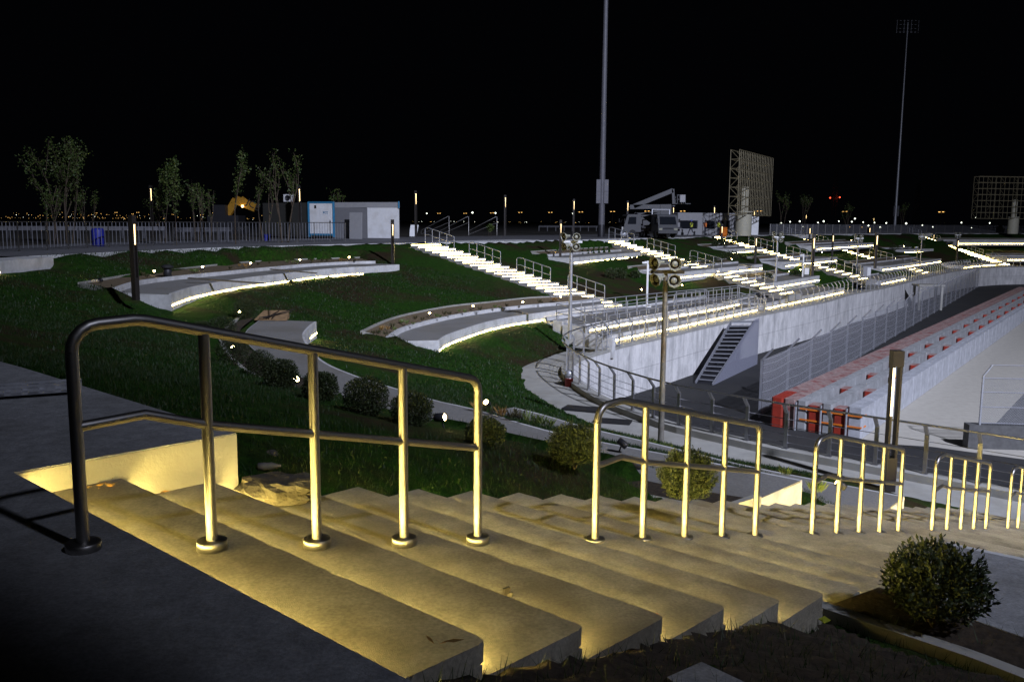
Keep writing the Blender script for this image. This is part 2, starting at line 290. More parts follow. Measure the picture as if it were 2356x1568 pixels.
# the mid-width origin of stair_geo: left end of nosing 0
for a in [((961,567),(1033,566),1,(1314.5,687),(1390,686),20,24), ((1397.6,554.7),(1438.7,553.9),1,(1752,661),(1778.6,656.4),21,24),
          ((1649.7,548),(1673,547.6),1,(1958,635),(1976,632),21,23), ((1804,541),(1823,540.5),1,(2138.7,631),(2152,628),28,28), ((2090,538.5),(2111,538.5),1,(2307.4,611),(2335,610.3),28,28)]:
    g = stair_geo(*a)
    STAIRS.append(g)
for s in STAIRS:
    o, sv, w, n = s['o'], s['sv'], s['w'], s['n']
    s['poly'] = np.array([o-sv*1, o+w-sv*1, o+w+sv*n, o+sv*n]); s['run'] = np.linalg.norm(sv)
def hill_full(P):
    z = hill_z(P); dw = seg_dist(P, WALLS); z = z-.24*np.clip((4.2-dw)/2.2, 0, 1)
    for ln, lz in LIFT:
        b0, b1 = ln.min(0)-3, ln.max(0)+3; q = np.where((P[:,0] > b0[0]) & (P[:,0] < b1[0]) & (P[:,1] > b0[1]) & (P[:,1] < b1[1]))[0]
        if len(q): z[q] = np.maximum(z[q], lz-.5*seg_dist(P[q], ln))
    for s in STAIRS:
        o, sv, w = s['o'], s['sv'], s['w']; Mx = np.linalg.inv(np.stack([sv, w], 1)); ab = (P-o)@Mx.T; L = np.linalg.norm(w)
        k = np.clip(ab[:,0], 0, s['n']); zs = -RISE*k-(.135 if s['n'] == 28 and s['run'] < .7 else .20)
        dv = np.maximum(np.maximum(-ab[:,1], ab[:,1]-1)*L, 0); du = np.maximum(np.maximum(-ab[:,0], ab[:,0]-s['n'])*s['run'], 0); dd = np.hypot(dv, du)
        wt = np.clip(1-dd/1.6, 0, 1)**1.5; z = z*(1-wt)+wt*zs; ins = (dd <= .02); z = np.where(ins, np.minimum(z, -RISE*(k+1)-.38), z)
    q = np.where(inside(P, RAISE))[0]; z[q] = np.clip(z[q], z1-.05, z1-.025)
    for poly, cz in CARVE:
        b0, b1 = poly.min(0)-1, poly.max(0)+1; q = np.where((P[:,0] > b0[0]) & (P[:,0] < b1[0]) & (P[:,1] > b0[1]) & (P[:,1] < b1[1]))[0]
        if len(q):
            i = q[inside(P[q], poly)]; z[i] = np.minimum(z[i], cz)
    return z
PLATS = []; LIFT = []; KLINE = []
def platform(front, zt, zb, depth, label, ends=None, back=None, bed=1.1, bedback=None, bedz=.3, bedm='soil', kerb=True, led=True, ledspan=None, name='seating_platform', group='white seating platforms on the slope', topm=None):
    """front: plan polyline, left to right in the photo; back: plan polyline (same sense) or depth uphill."""
    fr = np.array(front, float)
    if len(fr) > 2: fr = resample(smooth(fr, 5), .5)
    bk = offset(fr, depth) if back is None else resample(smooth(np.array(back, float), 5), .5)
    root = thing(name, (*fr.mean(0), zb), label, 'platform', group)
    top = np.vstack([fr, bk[::-1]])
    b = MB(); b.prism([tuple(p) for p in top], zb-.25, zt); b.build('platform_body', M['white_conc'], root)
    cx = top.mean(0); ins = np.vstack([offset(fr, .07), offset(bk, -.02)[::-1]])
    b = MB(); b.prism([tuple(p) for p in ins], zt-.02, zt+.005); b.build('platform_top', topm or M['plat_top'], root)
    kb = MB(); ko = offset(bk, .16)
    kb.prism([tuple(p) for p in np.vstack([bk, ko[::-1]])], zt-.1, zt+.16); kb.build('back_kerb', M['white_conc'], root) if kerb else None
    if led:
        f2 = fr if ledspan is None else fr[int(ledspan[0]*len(fr)):max(2, int(ledspan[1]*len(fr)))]
        lm = MB(); g = resample(offset(f2, -.012), .4); lm.ribbon(g, zb+.035, zb+.07)
        lm.build('led_strip', M['led'], root)
    CARVE.append((np.vstack([offset(fr, -.02), offset(bk, .1)[::-1]]), zt-.3)); CARVE.append((np.vstack([offset(fr, -.75), offset(fr, .05)[::-1]]), zb-.03))
    if bed:
        bb = offset(bk, bed) if bedback is None else resample(smooth(np.array(bedback, float), 5), .5)
        pl = np.vstack([ko, bb[::-1]]); CARVE.append((pl, zt-.02)); CARVE.append((np.vstack([bb, offset(bb, .7)[::-1]]), zt+.10)) if not kerb and led else None
        bd = thing('planting_bed', (*bb.mean(0), zt), 'sandy bed behind the '+label, 'planting bed', 'sandy planting beds')
        b = MB(); A, Bq = rs_n(ko), rs_n(bb)
        b.add([(p[0], p[1], zt+.08) for p in A]+[(p[0], p[1], zt+bedz+.02) for p in Bq], [(i, i+1, 24+i+1, 24+i) for i in range(23)]); b.build('bed_soil', M[bedm], bd)
        b = MB(); b.prism([tuple(p) for p in np.vstack([Bq, offset(Bq, .1)[::-1]])], zt-.2, zt+bedz+.09)
        b.prism([tuple(p) for p in (A[0], Bq[0], Bq[0]+(Bq[0]-Bq[1])*.1/np.linalg.norm(Bq[0]-Bq[1]), A[0]+(A[0]-A[1])*.1/np.linalg.norm(A[0]-A[1]))], zt-.2, [zt+.14, zt+bedz+.085, zt+bedz+.085, zt+.14])
        b.build('bed_kerb', M['path'], bd); (LIFT if kerb else KLINE).append((np.vstack([A[0], Bq, A[-1]]), zt+bedz+.05))
    PLATS.append(dict(fr=fr, bk=bk, zt=zt)); return root
# ------------------------------------------------------------------ promenade, ground, pit
hole = np.vstack([EDGE[:26], [(-7.5,8),(-5.5,4.5),(-3,1.2)], [(4,-3),(12,-9)], EDGE[30:], [(400,-80),(400,172)]])
outer = [(-4000,-600),(4000,-600),(4000,5000),(-4000,5000)]
def sheet(name, outer, holes, z, m):
    loops = [[Vector((p[0], p[1], 0)) for p in outer]]+[[Vector((p[0], p[1], 0)) for p in h] for h in holes]; flat = [v for l in loops for v in l]
    b = MB(); fs = []
    for t in tessellate_polygon(loops):
        x = [flat[i] for i in t]; ar = (x[1].x-x[0].x)*(x[2].y-x[0].y)-(x[2].x-x[0].x)*(x[1].y-x[0].y); fs.append(tuple(t) if ar > 0 else tuple(t[::-1]))
    b.add([(v.x, v.y, z) for v in flat], fs); return st(b.build(name, m))
sheet('ground', outer, [hole], -.03, M['farground'])
EB = offset(EDGE[:25], -9.)                                   # the promenade strip behind the bowl's edge
EB = np.array([(300,190),(200,186),(128,180),(84,172),(66,165),(55,156),(38,142),(27,134),(20,122),(10,108),(3,98),(-5,87),(-11,79.5),(-16,71),(-17.5,69.5),(-20,66),(-22,62),(-24.5,57),(-26,50),(-27,43),(-28,35),(-28,27),(-26,20),(-22.5,13),(-18,8)])
b = MB(); b.strip(EDGE[:25], EB, .0); st(b.build('promenade_paving', M['deck']))
b = MB(); b.ribbon(EDGE[:27], -.62, 0.); b.ribbon(EDGE[:27]+0, -.62, 0.); b.v = b.v[:len(b.v)//2]; b.f = b.f[:len(b.f)//2]; b.sm = b.sm[:len(b.f)]
st(b.build('promenade_edge', M['white_conc']))
v_ = np.array([-.745, .667]); u_ = np.array([.703, .711])
near0 = np.array([-.4965, 2.7685]); far0 = near0+v_*3.15; corner = far0+np.array([.4165,.4215])*2.32
land = np.array([near0-v_*14, near0, far0, corner, corner+v_*3.9, (-9.3,12.2), (-13,15.6), (-16,19.3), (-18.3,24), (-28,27), (-26,20), (-22.5,13), (-18,8), (-14,0), (-10,-12), (14,-14)])
b = MB(); b.prism([tuple(p) for p in land], -.085, .012); l2 = land.copy(); l2[0] -= u_*.045; l2[1] -= u_*.045; l2[2] -= u_*.045; b.prism([tuple(p) for p in l2], -.62, -.084); st(b.build('landing', M['landing']))
CARVE.append((land, -.4))
# pale cheek of the upper slab beside the first treads
b = MB(); b.prism([tuple(far0-v_*.006+u_*.0), tuple(corner-v_*.006), tuple(corner+v_*.2), tuple(far0+v_*.2)], -.6, .002); st(b.build('slab_cheek', M['path']))
b = MB(); b.add([(-30,-120,-6.7),(420,-120,-6.7),(420,180,-6.7),(-30,180,-6.7)], [(0,1,2,3)]); st(b.build('track_runoff', M['runoff']))
# pit retaining wall with coping, and the path along it
WL = resample(WALLS, .6)
def wpart(i0, i1, nm, label):
    pts = WL[i0:i1]; t = thing(nm, (*pts.mean(0), -6.7), label, 'wall')
    b = MB(); b.ribbon(pts[::-1], -6.75, -4.3); b.uv = [(.6*k_, z_) for z_ in (0., 2.45) for k_ in range(len(pts))]; b.build('wall_face', M['wall'], t)
    o1 = offset(pts, -.38); i_ = offset(pts, .03)
    b = MB(); b.strip(o1[::-1], i_[::-1], -4.2); b.ribbon(i_[::-1], -4.3, -4.2); b.ribbon(o1, -4.7, -4.2); b.strip(i_[::-1], pts[::-1], -4.3); b.build('wall_coping', M['path'], t); return t
dN = np.hypot(*(WL-np.array((2.35, 33.6))).T); kN = int(np.argmin(dN))
wpart(0, kN+1, 'retaining_wall', 'long stained concrete pit wall below the lit terraces'); wpart(kN, len(WL), 'retaining_wall', 'low grey wall carrying the curved railing beside the end of the near stairs')
pth = offset(WL, -.38); wid = 1.5+0*pth[:,0]
dd = np.hypot(*(WL-np.array((2.3, 32.5))).T); wid = wid+.45*np.exp(-(dd/5)**2)
CARVE.append((np.vstack([WL, (WL-np.c_[-np.gradient(WL, axis=0)[:,1], np.gradient(WL, axis=0)[:,0]]/np.linalg.norm(np.gradient(WL, axis=0), axis=1)[:,None]*1.75)[::-1]]), -4.47))
t_ = np.gradient(WL, axis=0); t_ /= np.linalg.norm(t_, axis=1)[:,None]; nrm = np.stack([-t_[:,1], t_[:,0]], 1)
pin = WL-nrm*.37; pout = WL-nrm*(.37+wid[:,None]); k0 = int(np.argmin(np.hypot(*(WL-np.array((4.3,38.9))).T)))
b = MB(); b.strip(pin[k0:], pout[k0:], -4.38); b.f = [f[::-1] for f in b.f]; st(b.build('lower_path', M['path']))
b = MB(); b.strip(pin[:k0+1], (WL-nrm*1.9)[:k0+1], -4.22); b.f = [f[::-1] for f in b.f]; st(b.build('terrace_walkway', M['path']))
# track surfaces
tp0 = at(1982, 1011, -6.7)[:2]; tdir = np.array((.587,.81)); tdir /= np.linalg.norm(tdir); tnr = np.array((-tdir[1], tdir[0]))
b = MB(); a_ = [(-5,20)]; rd = np.vstack([WL[::-1][ (len(WL)-1-np.argmin(np.hypot(*(WL-np.array((14,15.8))).T))): ][:]])
poly = np.vstack([rd, [(300,100)], [tp0+tdir*160+tnr*.2], [tp0-tdir*.6+tnr*.2], [tp0+np.array((2.2,-1.0))], [(16.2,31.3)], [(24,26)], [(60,15)], [(60,-5)]])
loop = [Vector((p[0], p[1], 0)) for p in poly]; b = MB(); fs = []
for t in tessellate_polygon([loop]):
    x = [loop[i] for i in t]; ar = (x[1].x-x[0].x)*(x[2].y-x[0].y)-(x[2].x-x[0].x)*(x[1].y-x[0].y); fs.append(tuple(t) if ar > 0 else tuple(t[::-1]))
b.add([(p[0], p[1], -6.694) for p in poly], fs); st(b.build('service_road', M['asphalt']))
g = P2((2262,1005),(2356,905),(2500,760),(2700,760),(2700,1010), z=-6.7); b = MB(); b.add([(*p, -6.695) for p in g], [(0,4,3,2,1)] if True else []); 
o = st(b.build('gravel_trap', M['gravel']))
# ------------------------------------------------------------------ near-stair platforms and slope platforms
z1, z2, z3 = -1.015, -2.03, -3.045
platform([at(*p, z1)[:2] for p in ((2700,1370),(2356,1283),(2178,1246))], z1, z1-.45, 0, 'grey platform beside the near stairs with a round bush', back=[at(*p, z1)[:2] for p in ((2700,1590),(2356,1470),(2050,1362))],
         bedback=[at(*p, z1)[:2] for p in ((2700,1720),(2356,1560),(1880,1398))], led=False, topm=M['landing'], bedz=-.03, bedm='dirt', kerb=False)
RAISE = np.array([at(*p, z1)[:2] for p in ((2700,1740),(2356,1562),(2100,1478),(1885,1405),(1700,1480),(1900,1600),(2700,1900))])
platform(P2((1846,1103.6),(1640,1063),(1450,1028),(1263,990),(1099,942),(1000,919.6),(926,897),(827,866.6),(738,826),(701,775),(712,752),(728,739.4), z=z2), z2, z2-.45, 0, 'long grey platform curving behind the round bushes',
         back=P2((1737,1153),(1645,1141),(1443,1100),(1235,1050),(1064,1008),(986,985),(890,960),(790,918),(690,865),(610,822),(570,790),(566,762),(598,735), z=z2), bedback=P2((1640,1172),(1560,1160),(1400,1120),(1200,1075),(1040,1035),(940,1010),(840,985),(740,945),(650,895),(560,845),(520,800),(515,765),(560,725), z=z2+.06), bedz=.0, bedm='dirt', kerb=False, ledspan=(.93, 1.))
platform(P2((2081,1141),(1930,1112),(1795,1086),(1678,1061),(1590,1039),(1472,1011),(1349,982),(1250,953),(1182,936.6), z=z3), z3, z3-.45, 1.7, 'pale low platform in front of the straw tufts near the bent lamp post', bed=0)
platform(P2((395,706),(444,688),(513,672.6),(581,660.6),(649,652),(718,642),(805,634),(836,632.5),(919,626.6), z=-1.47), z1, -1.47, 0, 'curved platform with two planks lying across it',
         back=P2((268,673),(325,655),(410,643.5),(513,633),(619,622),(718,613),(805,608),(864,606.5), z=z1), bedback=P2((186,655),(239,646),(308,634),(376,626),(478,614),(581,604),(684,599),(748,597),(830,594), z=z1+.2), bedz=.2)
platform(P2((1010.7,809.5),(1029.8,796),(1070.8,780),(1117.8,764),(1167.7,752),(1217.6,743.5),(1276,734.7),(1390.8,717), z=-3.5), z3, -3.5, 0, 'curved sand-coloured platform left of the foot of the lit stairs',
         back=P2((896,785),(924,765),(968,750.5),(1041.5,733),(1129.5,718.5),(1217.6,708),(1306,700.5),(1380,693), z=z3), bedback=P2((835,766),(895,738.5),(953.5,722.5),(1041.5,706),(1129.5,697),(1217.6,687),(1285,684),(1330,680), z=z3+.35), bedz=.35)
for pts, zt, zb, dp, lab, kw in [
  ([(1321,606.7),(1424,596.4),(1525.8,587.6)], z1, -1.45, 2.2, 'upper platform above the bright bush, left of the second lit stairs', {}),
  ([(1545,643),(1562.8,640.8),(1650.6,631)], z2, -2.48, 2.2, 'middle platform partly hidden by the big loudspeakers', {}),
  ([(1654,630),(1754,619.3)], z2, -2.48, 2.2, 'middle platform touching the second lit stairs from the right', {}),
  ([(1683,583),(1756,578)], z1, -1.45, 2.4, 'upper platform just below the open billboard frame', {}),
  ([(1772,665),(1885,645.6)], z3, -3.5, 2.6, 'lower platform with a white box post standing behind it', {}),
  ([(1808,613.4),(1926,600.7)], z2, -2.48, 2.6, 'middle platform cut by the third lit stairs', {}),
  ([(1880,574),(2009,565.6)], z1, -1.45, 2.6, 'upper platform just below the lit far edge wall', {}),
  ([(1760.6,711.7),(1869,689),(1940.7,673)], -3.78, -4.19, 2.4, 'lowest platform along the inclined fence right of the ramp railings', dict(bed=0)),
  ([(2028,654.5),(2083,642.6)], -3.78, -4.19, 2.6, 'short lowest platform behind the inclined fence beside the grey cabinet', dict(bed=0)),
  ([(2031,622),(2100,612.5),(2165,602.6)], z3, -3.5, 3., 'lower far platform with a glaring spotlight behind it', {}),
  ([(2064.4,582),(2147.7,579)], z2, -2.48, 3., 'small middle platform with a bright shrub at its left end', {}),
  ([(2217,617.4),(2254,612.5),(2312,610)], -3.78, -4.19, 2.6, 'lowest platform at the foot of the far long stairs', dict(bed=0)),
  ([(2205,561.5),(2356,561.5),(2500,563)], z1, -1.45, 3., 'upper platform right of the far long stairs', {}),
  ([(2318,598.7),(2356,598.7),(2500,600)], z3, -3.5, 3., 'lower platform right of the far long stairs', {})]:
    platform(P2(*pts, z=zb), zt, zb, dp, lab, **kw)
for pts, lab in [([(1050,570),(1241,564)], 'lit white edge wall right of the first lit stairs'), ([(1440,555.6),(1550,554.7)], 'lit white edge wall below the sitting man'), ([(1661,551),(1748,548)], 'lit white edge wall under the billboard pole'), ([(1924,543.6),(2090,543)], 'lit white edge wall under the far fence')]:
    f = P2(*pts, z=-.42); f2 = offset(f, .35); t = thing('edge_wall', (*f.mean(0), -.5), lab, 'wall', 'lit edge walls of the promenade'); f = np.array(f)
    bk = f+ (f2-f)*6
    b = MB(); b.prism([tuple(p) for p in (f[0], f[1], bk[1], bk[0])], -.8, .014); b.build('wall_body', M['white_conc'], t)
    b = MB(); b.ribbon(resample(offset(f, -.012), .5), -.40, -.36); b.build('led_strip', M['led'], t); CARVE.append((np.array([f[0], f[1], bk[1], bk[0]]), -.5))
# left wall at the picture's edge
f = P2((-120,640),(0,629),(124,615), z=-.42); f = np.array(f); bk = offset(f, 2.2); t = thing('seating_platform', (*f.mean(0), -.5), 'stained concrete platform end at the far left below the dark fence', 'platform', 'white seating platforms on the slope')
b = MB(); b.prism([tuple(p) for p in np.vstack([f, bk[::-1]])], -1.2, 0.); b.build('platform_body', M['white_conc'], t); b = MB(); b.ribbon(offset(f, -.012)[:2], -.40, -.37); b.build('led_strip', M['led'], t); CARVE.append((np.vstack([f, bk[::-1]]), -.5)); CARVE.append((np.vstack([offset(f, -.7), f[::-1]]), -.44))
# ------------------------------------------------------------------ stairs with led strips, handrails
def handrail(base, label, group, flange=True, fh=.045, r=.027, name='handrail'):
    base = [np.array(p, float) for p in base]; t = thing(name, base[0], label, 'handrail', group); n = len(base)
    h1 = 1.055; tops = [p+np.array((0,0,h1)) for p in base]
    flat = lambda h: [base[0]+np.array((0,0,h-.06)), (base[0]+base[1])/2+np.array((0,0,h))]
    tops[0] = base[0]+np.array((0,0,h1-.06)); bend = (base[0]+base[1])/2+np.array((0,0,h1)); bend[2] = tops[0][2]+.012
    d0 = (bend-tops[0]); d0 /= np.linalg.norm(d0); path = [base[0]+np.array((0,0,.03))]; R = .11
    for a in np.linspace(0, 1, 6): path.append(tops[0]+np.array((0,0,-R))*(1-math.sin(a*math.pi/2))+d0*R*(1-math.cos(a*math.pi/2)))
    path += [bend-d0*.03, bend+(tops[1]-bend)*.08]
    e = tops[-1]; d1 = (tops[-2]-e); d1 /= np.linalg.norm(d1)
    for a in np.linspace(0, 1, 5): path.append(e+d1*.07*(1-math.sin(a*math.pi/2))+np.array((0,0,-.07))*(1-math.cos(a*math.pi/2)))
    path.append(base[-1]+np.array((0,0,.03)))
    ns = 12 if flange else 6
    b = MB(); b.tube(path[1:-1], r, ns); b.build('top_rail', M['steel' if flange else 'galv'], t)
    for i, p in enumerate(base):
        b = MB(); top = path[1] if i == 0 else (path[-2] if i == n-1 else tops[i]); b.tube([p, (p[0], p[1], top[2])], r, ns); po = b.build('post', M['steel' if flange else 'galv'], t)
        if flange: b = MB(); b.lathe(p, [(0, .0), (.074, 0), (.074, fh), (.07, fh+.003), (r, fh+.003)], 24); b.build('base_flange', M['steel' if flange else 'galv'], po)
    hm = .62; q = [base[0]+np.array((0,0,hm-.06))]; bm = (base[0]+base[1])/2; bm[2] = q[0][2]+.012; q += [bm]+[p+np.array((0,0,hm-.0)) for p in base[1:]]
    b = MB(); b.tube(q, r*.85, ns); b.build('mid_rail', M['steel' if flange else 'galv'], t); return t
ORD = ['first', 'second', 'third', 'fourth', 'fifth']
SN = ['near stairs', 'first lit stairs beside the curved platforms', 'lit stairs behind the loudspeaker poles', 'lit stairs under the billboard frame', 'lit stairs ending at the grey cabinet', 'far long lit stairs']
SLAB = ['wide yellow-lit concrete stairs running down from the viewer', 'bright lit stairs left of the ramp railings', 'bright lit stairs between the white speaker poles', 'bright lit stairs under the open billboard frame', 'bright lit stairs down to the grey cabinet', 'long bright lit stairs at the far right end of the bowl']
for si, s in enumerate(STAIRS):
    o, sv, w, n = s['o'], s['sv'], s['w'], s['n']; wl = w/np.linalg.norm(w); sd_ = sv/np.linalg.norm(sv)
    t = thing('staircase', (*(o+w/2), 0), SLAB[si], 'stairs', 'lit concrete stairs')
    for k in range(0, n+1):
        n0 = o+sv*k; zt = -RISE*k; z0 = zt-RISE-.12
        lo, hi = 0., 1.
        a0 = n0-sv*1.0+sd_*.05; b0 = n0; ov = -sd_*0
        if k > 0:
            b = MB(); jl = random.uniform(-.012, .012) if si == 0 else 0
            A = a0-sd_*.09+wl*(0 if si else 0); Bc = b0
            pl = [tuple(A), tuple(A+w), tuple(Bc+w), tuple(Bc)]
            if si == 0:
                pl = [tuple(A), tuple(A+w+wl*jl), tuple(Bc+w+wl*(jl-.035)-sd_*.0), tuple(Bc+w+wl*(jl-.075)+sd_*0), tuple(Bc)]
                pl = [tuple(A), tuple(A+w+wl*jl), tuple(Bc-sd_*.05+w+wl*jl), tuple(Bc-sd_*.012+w+wl*(jl-.014)), tuple(Bc+w+wl*(jl-.05)), tuple(Bc)]
            if si == 0:
                ff = np.linspace(0, 1, 42)[1:-1]; e0 = Bc; e1 = np.array(pl[-2]); pl = pl+[]; ch = [(tuple(e1+(e0-e1)*f_+sd_*(-abs(RNG.normal()*.0028)-(.012 if RNG.random() < .06 else 0)))) for f_ in ff]; pl = pl[:-1]+ch+[pl[-1]]
            b.prism(pl, zt-.085, zt); Bs = Bc-sd_*.035
            b.prism([tuple(A), tuple(A+w), tuple(Bs+w), tuple(Bs)], zt-.42, zt-.086)
            so = b.build('step', M['tread'] if si == 0 else M['far_tread'], t)
        else: so = t
        if k < n+0:
            b = MB(); q = n0-sd_*.02; e = .04
            wa, wb = q+w*0+wl*e, q+w-wl*(e if si else .10)
            nsg = 28 if si == 0 else 7; hh_ = .046 if si == 0 else .032
            for g0, g1 in zip(np.linspace(0,1,nsg+1)[:-1], np.linspace(0,1,nsg+1)[1:]):
                pa, pb = wa+(wb-wa)*g0, wa+(wb-wa)*g1; ou = sd_*.012; qd = [(*pa, zt-.088-hh_), (*pb, zt-.088-hh_), (*(pb+ou), zt-.088), (*(pa+ou), zt-.088)]
                nv = np.cross(np.array(qd[1])-np.array(qd[0]), np.array(qd[3])-np.array(qd[0])); b.add(qd if nv[:2]@sd_ > 0 else qd[::-1], [(0,1,2,3)])
            b.build('led_strip', M['led_near'] if si == 0 else M['led'], so)
    rails = [0, 6, 12, 18, 24] if n == 28 else [0, 6, 12, 18]
    for ri, k0 in enumerate(rails):
        if k0+4 > n: continue
        fb = .5 if si == 0 else .55
        base = [(*(o+w*(1-1.637/3.15 if si == 0 else fb)+sv*(k0+j-.384)), -RISE*(k0+j)) for j in range(5)]
        handrail(base, ('%s steel handrail from the top of the %s' % (ORD[ri], SN[si])), 'steel handrails on the stairs', flange=(si == 0), fh=.045 if ri == 0 else .012, r=.027 if si == 0 else .028)
# ------------------------------------------------------------------ terraces with ramp railings
platform(P2((1345,764.5),(1440,748),(1525.8,734.5),(1624,717.5),(1700.4,702), z=-3.84), -3.45, -3.84, 2.3, 'upper ramp terrace behind the double steel railings', bed=0)
platform(P2((1402.5,788),(1470,774),(1524,763),(1624,741),(1744,715), z=-4.2), -3.84, -4.19, 2.6, 'lower ramp terrace right behind the inclined fence', bed=0)
b = MB(); t = thing('concrete_end_block', at(1300,770,-3.9), 'pale concrete stub walls at the left end of the ramp terraces', 'wall')
for (x, y, z, sx, sy, hh) in [(1293,762,-3.85,.9,.5,.55),(1325,772,-3.95,.35,1.3,.5),(1352,790,-4.1,.3,1.3,.45),(1385,800,-4.2,.3,1.2,.5)]:
    p = at(x, y, z); b.box((p[0], p[1], z+hh/2-.2), (sx, sy, hh+.4), (.55,.83,0)); b.build('stub_wall', M['white_conc'], t); b = MB()
def railing(pts, label, h=.95, bars=(1., .55), sp=1.0, r=.026, name='ramp_railing', cat='railing', group='steel ramp railings', m='galv'):
    P = np.array(pts, float); Q = resample(P, sp); t = thing(name, Q[len(Q)//2], label, cat, group)
    for p in Q[:100]:
        b = MB(); b.tube([p, p+np.array((0,0,h))], r, 6); b.build('post', M['galv'], t)
    for f_ in bars:
        b = MB(); b.tube(Q+np.array((0,0,h*f_)), r*.9, 6); b.build('top_rail' if f_ == 1. else 'mid_rail', M[m], t)
    return t
railing([at(1280,743,-3.45), at(1400,727,-3.45), at(1524,711,-3.45), at(1620,700,-3.45), at(1702,690,-3.45), at(1757,708,-3.84)], 'longest ramp railing along the back of the upper terrace')
railing([at(1345,750,-3.45), at(1524,721,-3.45), at(1700,696,-3.45)], 'second ramp railing, just in front of the longest one')
railing([at(1400,772,-3.84), at(1524,746,-3.84), at(1582,737,-3.84)], 'low ramp railing on the left part of the lower terrace')
railing([at(1624,729,-3.84), at(1750,706,-3.84)], 'low ramp railing on the right part of the lower terrace')
railing([at(1280,743,-3.45), at(1300,746,-3.45), at(1383,780,-3.95), at(1396,806,-4.2)], 'ramp railing sloping down at the left end of the terraces')
railing([at(1385,806,-4.2), at(1426,797,-4.2)], 'short gate-like railing behind the bent fence', bars=(1.,.75,.12))
railing([at(1552,714,-3.45), at(1625,703,-3.45)], 'short double railing in the middle of the upper terrace', bars=(1.,.6,.3))
# ------------------------------------------------------------------ inclined fence on the pit wall
def inclined_fence(pts, label, sp, m):
    Q = resample(pts, sp); t_ = np.gradient(Q, axis=0); t_ /= np.linalg.norm(t_, axis=1)[:,None]; n_ = np.stack([-t_[:,1], t_[:,0]], 1); Q = Q-n_*.17
    t = thing('inclined_fence', (*Q[len(Q)//2], -4.2), label, 'fence'); bend = np.c_[Q, np.full(len(Q), -3.28)]; tip = np.c_[Q-n_*.2, np.full(len(Q), -3.02)]
    more = MB()
    for i, q in enumerate(Q):
        b = MB() if i < 98 else more; ta = (*t_[i], 0); b.bar((*q, -4.2), bend[i], .055, .09, ta); b.bar(bend[i]-(tip[i]-bend[i])*.06, tip[i], .055, .08, ta)
        b.box((*q, -4.19), (.14, .12, .02), ta)
        if i < 98: b.build('post', M[m], t)
    if more.v: more.build('post', M[m], t)['kind'] = 'stuff'
    b = MB(); b.tube(tip, .028, 6); b.build('top_rail', M['rail_dark'], t)
    b = MB()
    for hh in (.16,.36,.56,.76): b.tube(np.c_[Q, np.full(len(Q), -4.2+hh)], .008, 4, False)
    b.build('cable', M['rail_dark'], t); return t
iA = int(np.argmin(np.hypot(*(WL-np.array((88,126.7))).T)))
inclined_fence(WL[iA:kN+1], 'long steel fence with inclined tops along the far pit wall', 1.27, 'galv')
iB = int(np.argmin(np.hypot(*(WL-np.array((15,15))).T)))
inclined_fence(WL[kN+1:iB], 'curved dark cable fence with inclined tops on the low grey wall', 1.12, 'rail_dark')
# ------------------------------------------------------------------ bar fences on the promenade
def bar_fence(pts, label, sp, h=1.3, nb=5, base=.0):
    Q = resample(np.array(pts, float), sp); t = thing('bar_fence', (*Q[len(Q)//2], base), label, 'fence', 'vertical bar fences of the promenade'); bb = MB()
    for i, q in enumerate(Q):
        b = MB(); b.bar((*q, base), (*q, base+h), .05, .05); b.box((*q, base+.01), (.13,.13,.02)); b.build('post', M['steel'], t)
        if i+1 < len(Q):
            for k in range(1, nb+1): w_ = q+(Q[i+1]-q)*k/(nb+1); bb.bar((*w_, base+.12), (*w_, base+h-.03), .022, .022)
    bb.build('balusters', M['stairsteel'], t); b = MB(); b.tube(np.c_[Q, np.full(len(Q), base+h)], .028, 6); b.build('top_rail', M['steel'], t); b = MB(); b.tube(np.c_[Q, np.full(len(Q), base+.12)], .02, 6); b.build('bottom_rail', M['rail_dark'], t); return t
bar_fence(P2((-60,584),(25.6,578.6),(121,575),(215,570),(424,563),(566,560),(701,557),(795,554.7), z=0), 'dark vertical bar fence in front of the trees and the blue container', 1.62)
bar_fence([(33,113.5),(44,127.5),(55,138),(70,150.5),(92,161),(125,168)], 'long faint bar fence along the far promenade edge', 2.2, 1.4, 9)
# ------------------------------------------------------------------ pit: barriers, debris fence, metal stairs
NB, BL = 46, 1.75
rows = [('faded red', .0, .5, 'pink_plastic'), ('faded red inner', .51, .5, 'pink_plastic'), ('grey', 1.03, .43, 'grey_plastic'), ('grey middle', 2.01, .43, 'grey_plastic'), ('grey outer', 2.99, .59, 'grey_block')]
rows = [(n, 3.58-a-w, w, m) for n, a, w, m in rows]
def block(name, w, L, h, m, groove=True):
    b = MB(); r_ = .08; pl = [(-L/2+.006, r_),(-L/2+.006+r_*.6, .01),(L/2-.006-r_*.6, .01),(L/2-.006, r_),(L/2-.006, w-r_),(L/2-.006-r_*.6, w-.01),(-L/2+.006+r_*.6, w-.01),(-L/2+.006, w-r_)]
    for z0_, z1_ in ((.01,.40),(.412,.80),(.812,h)): b.prism(pl, z0_, z1_)
    ins = [(x*.985, .012+(y-.012)*.96+.004) for x, y in pl]; b.prism(ins, .02, h-.02)
    for k in ((-.55, 0, .55) if L > 1 else ()): b.box((k*L*.5, w/2, h+.004), (.16, .1, .02))
    t = bpy.data.objects.new(name, None); C.objects.link(t); b.build('block_body', M[m], t); return t
ang = math.atan2(tdir[1], tdir[0])
GL = {'faded red': 'faded red barrier block in the row next to the debris fence', 'faded red inner': 'faded red barrier block in the second row from the debris fence', 'grey': 'grey barrier block in the row beside the faded red ones', 'grey middle': 'grey barrier block in the row between the two lines of red spacers', 'grey outer': 'pale grey barrier block in the outer row facing the run-off'}
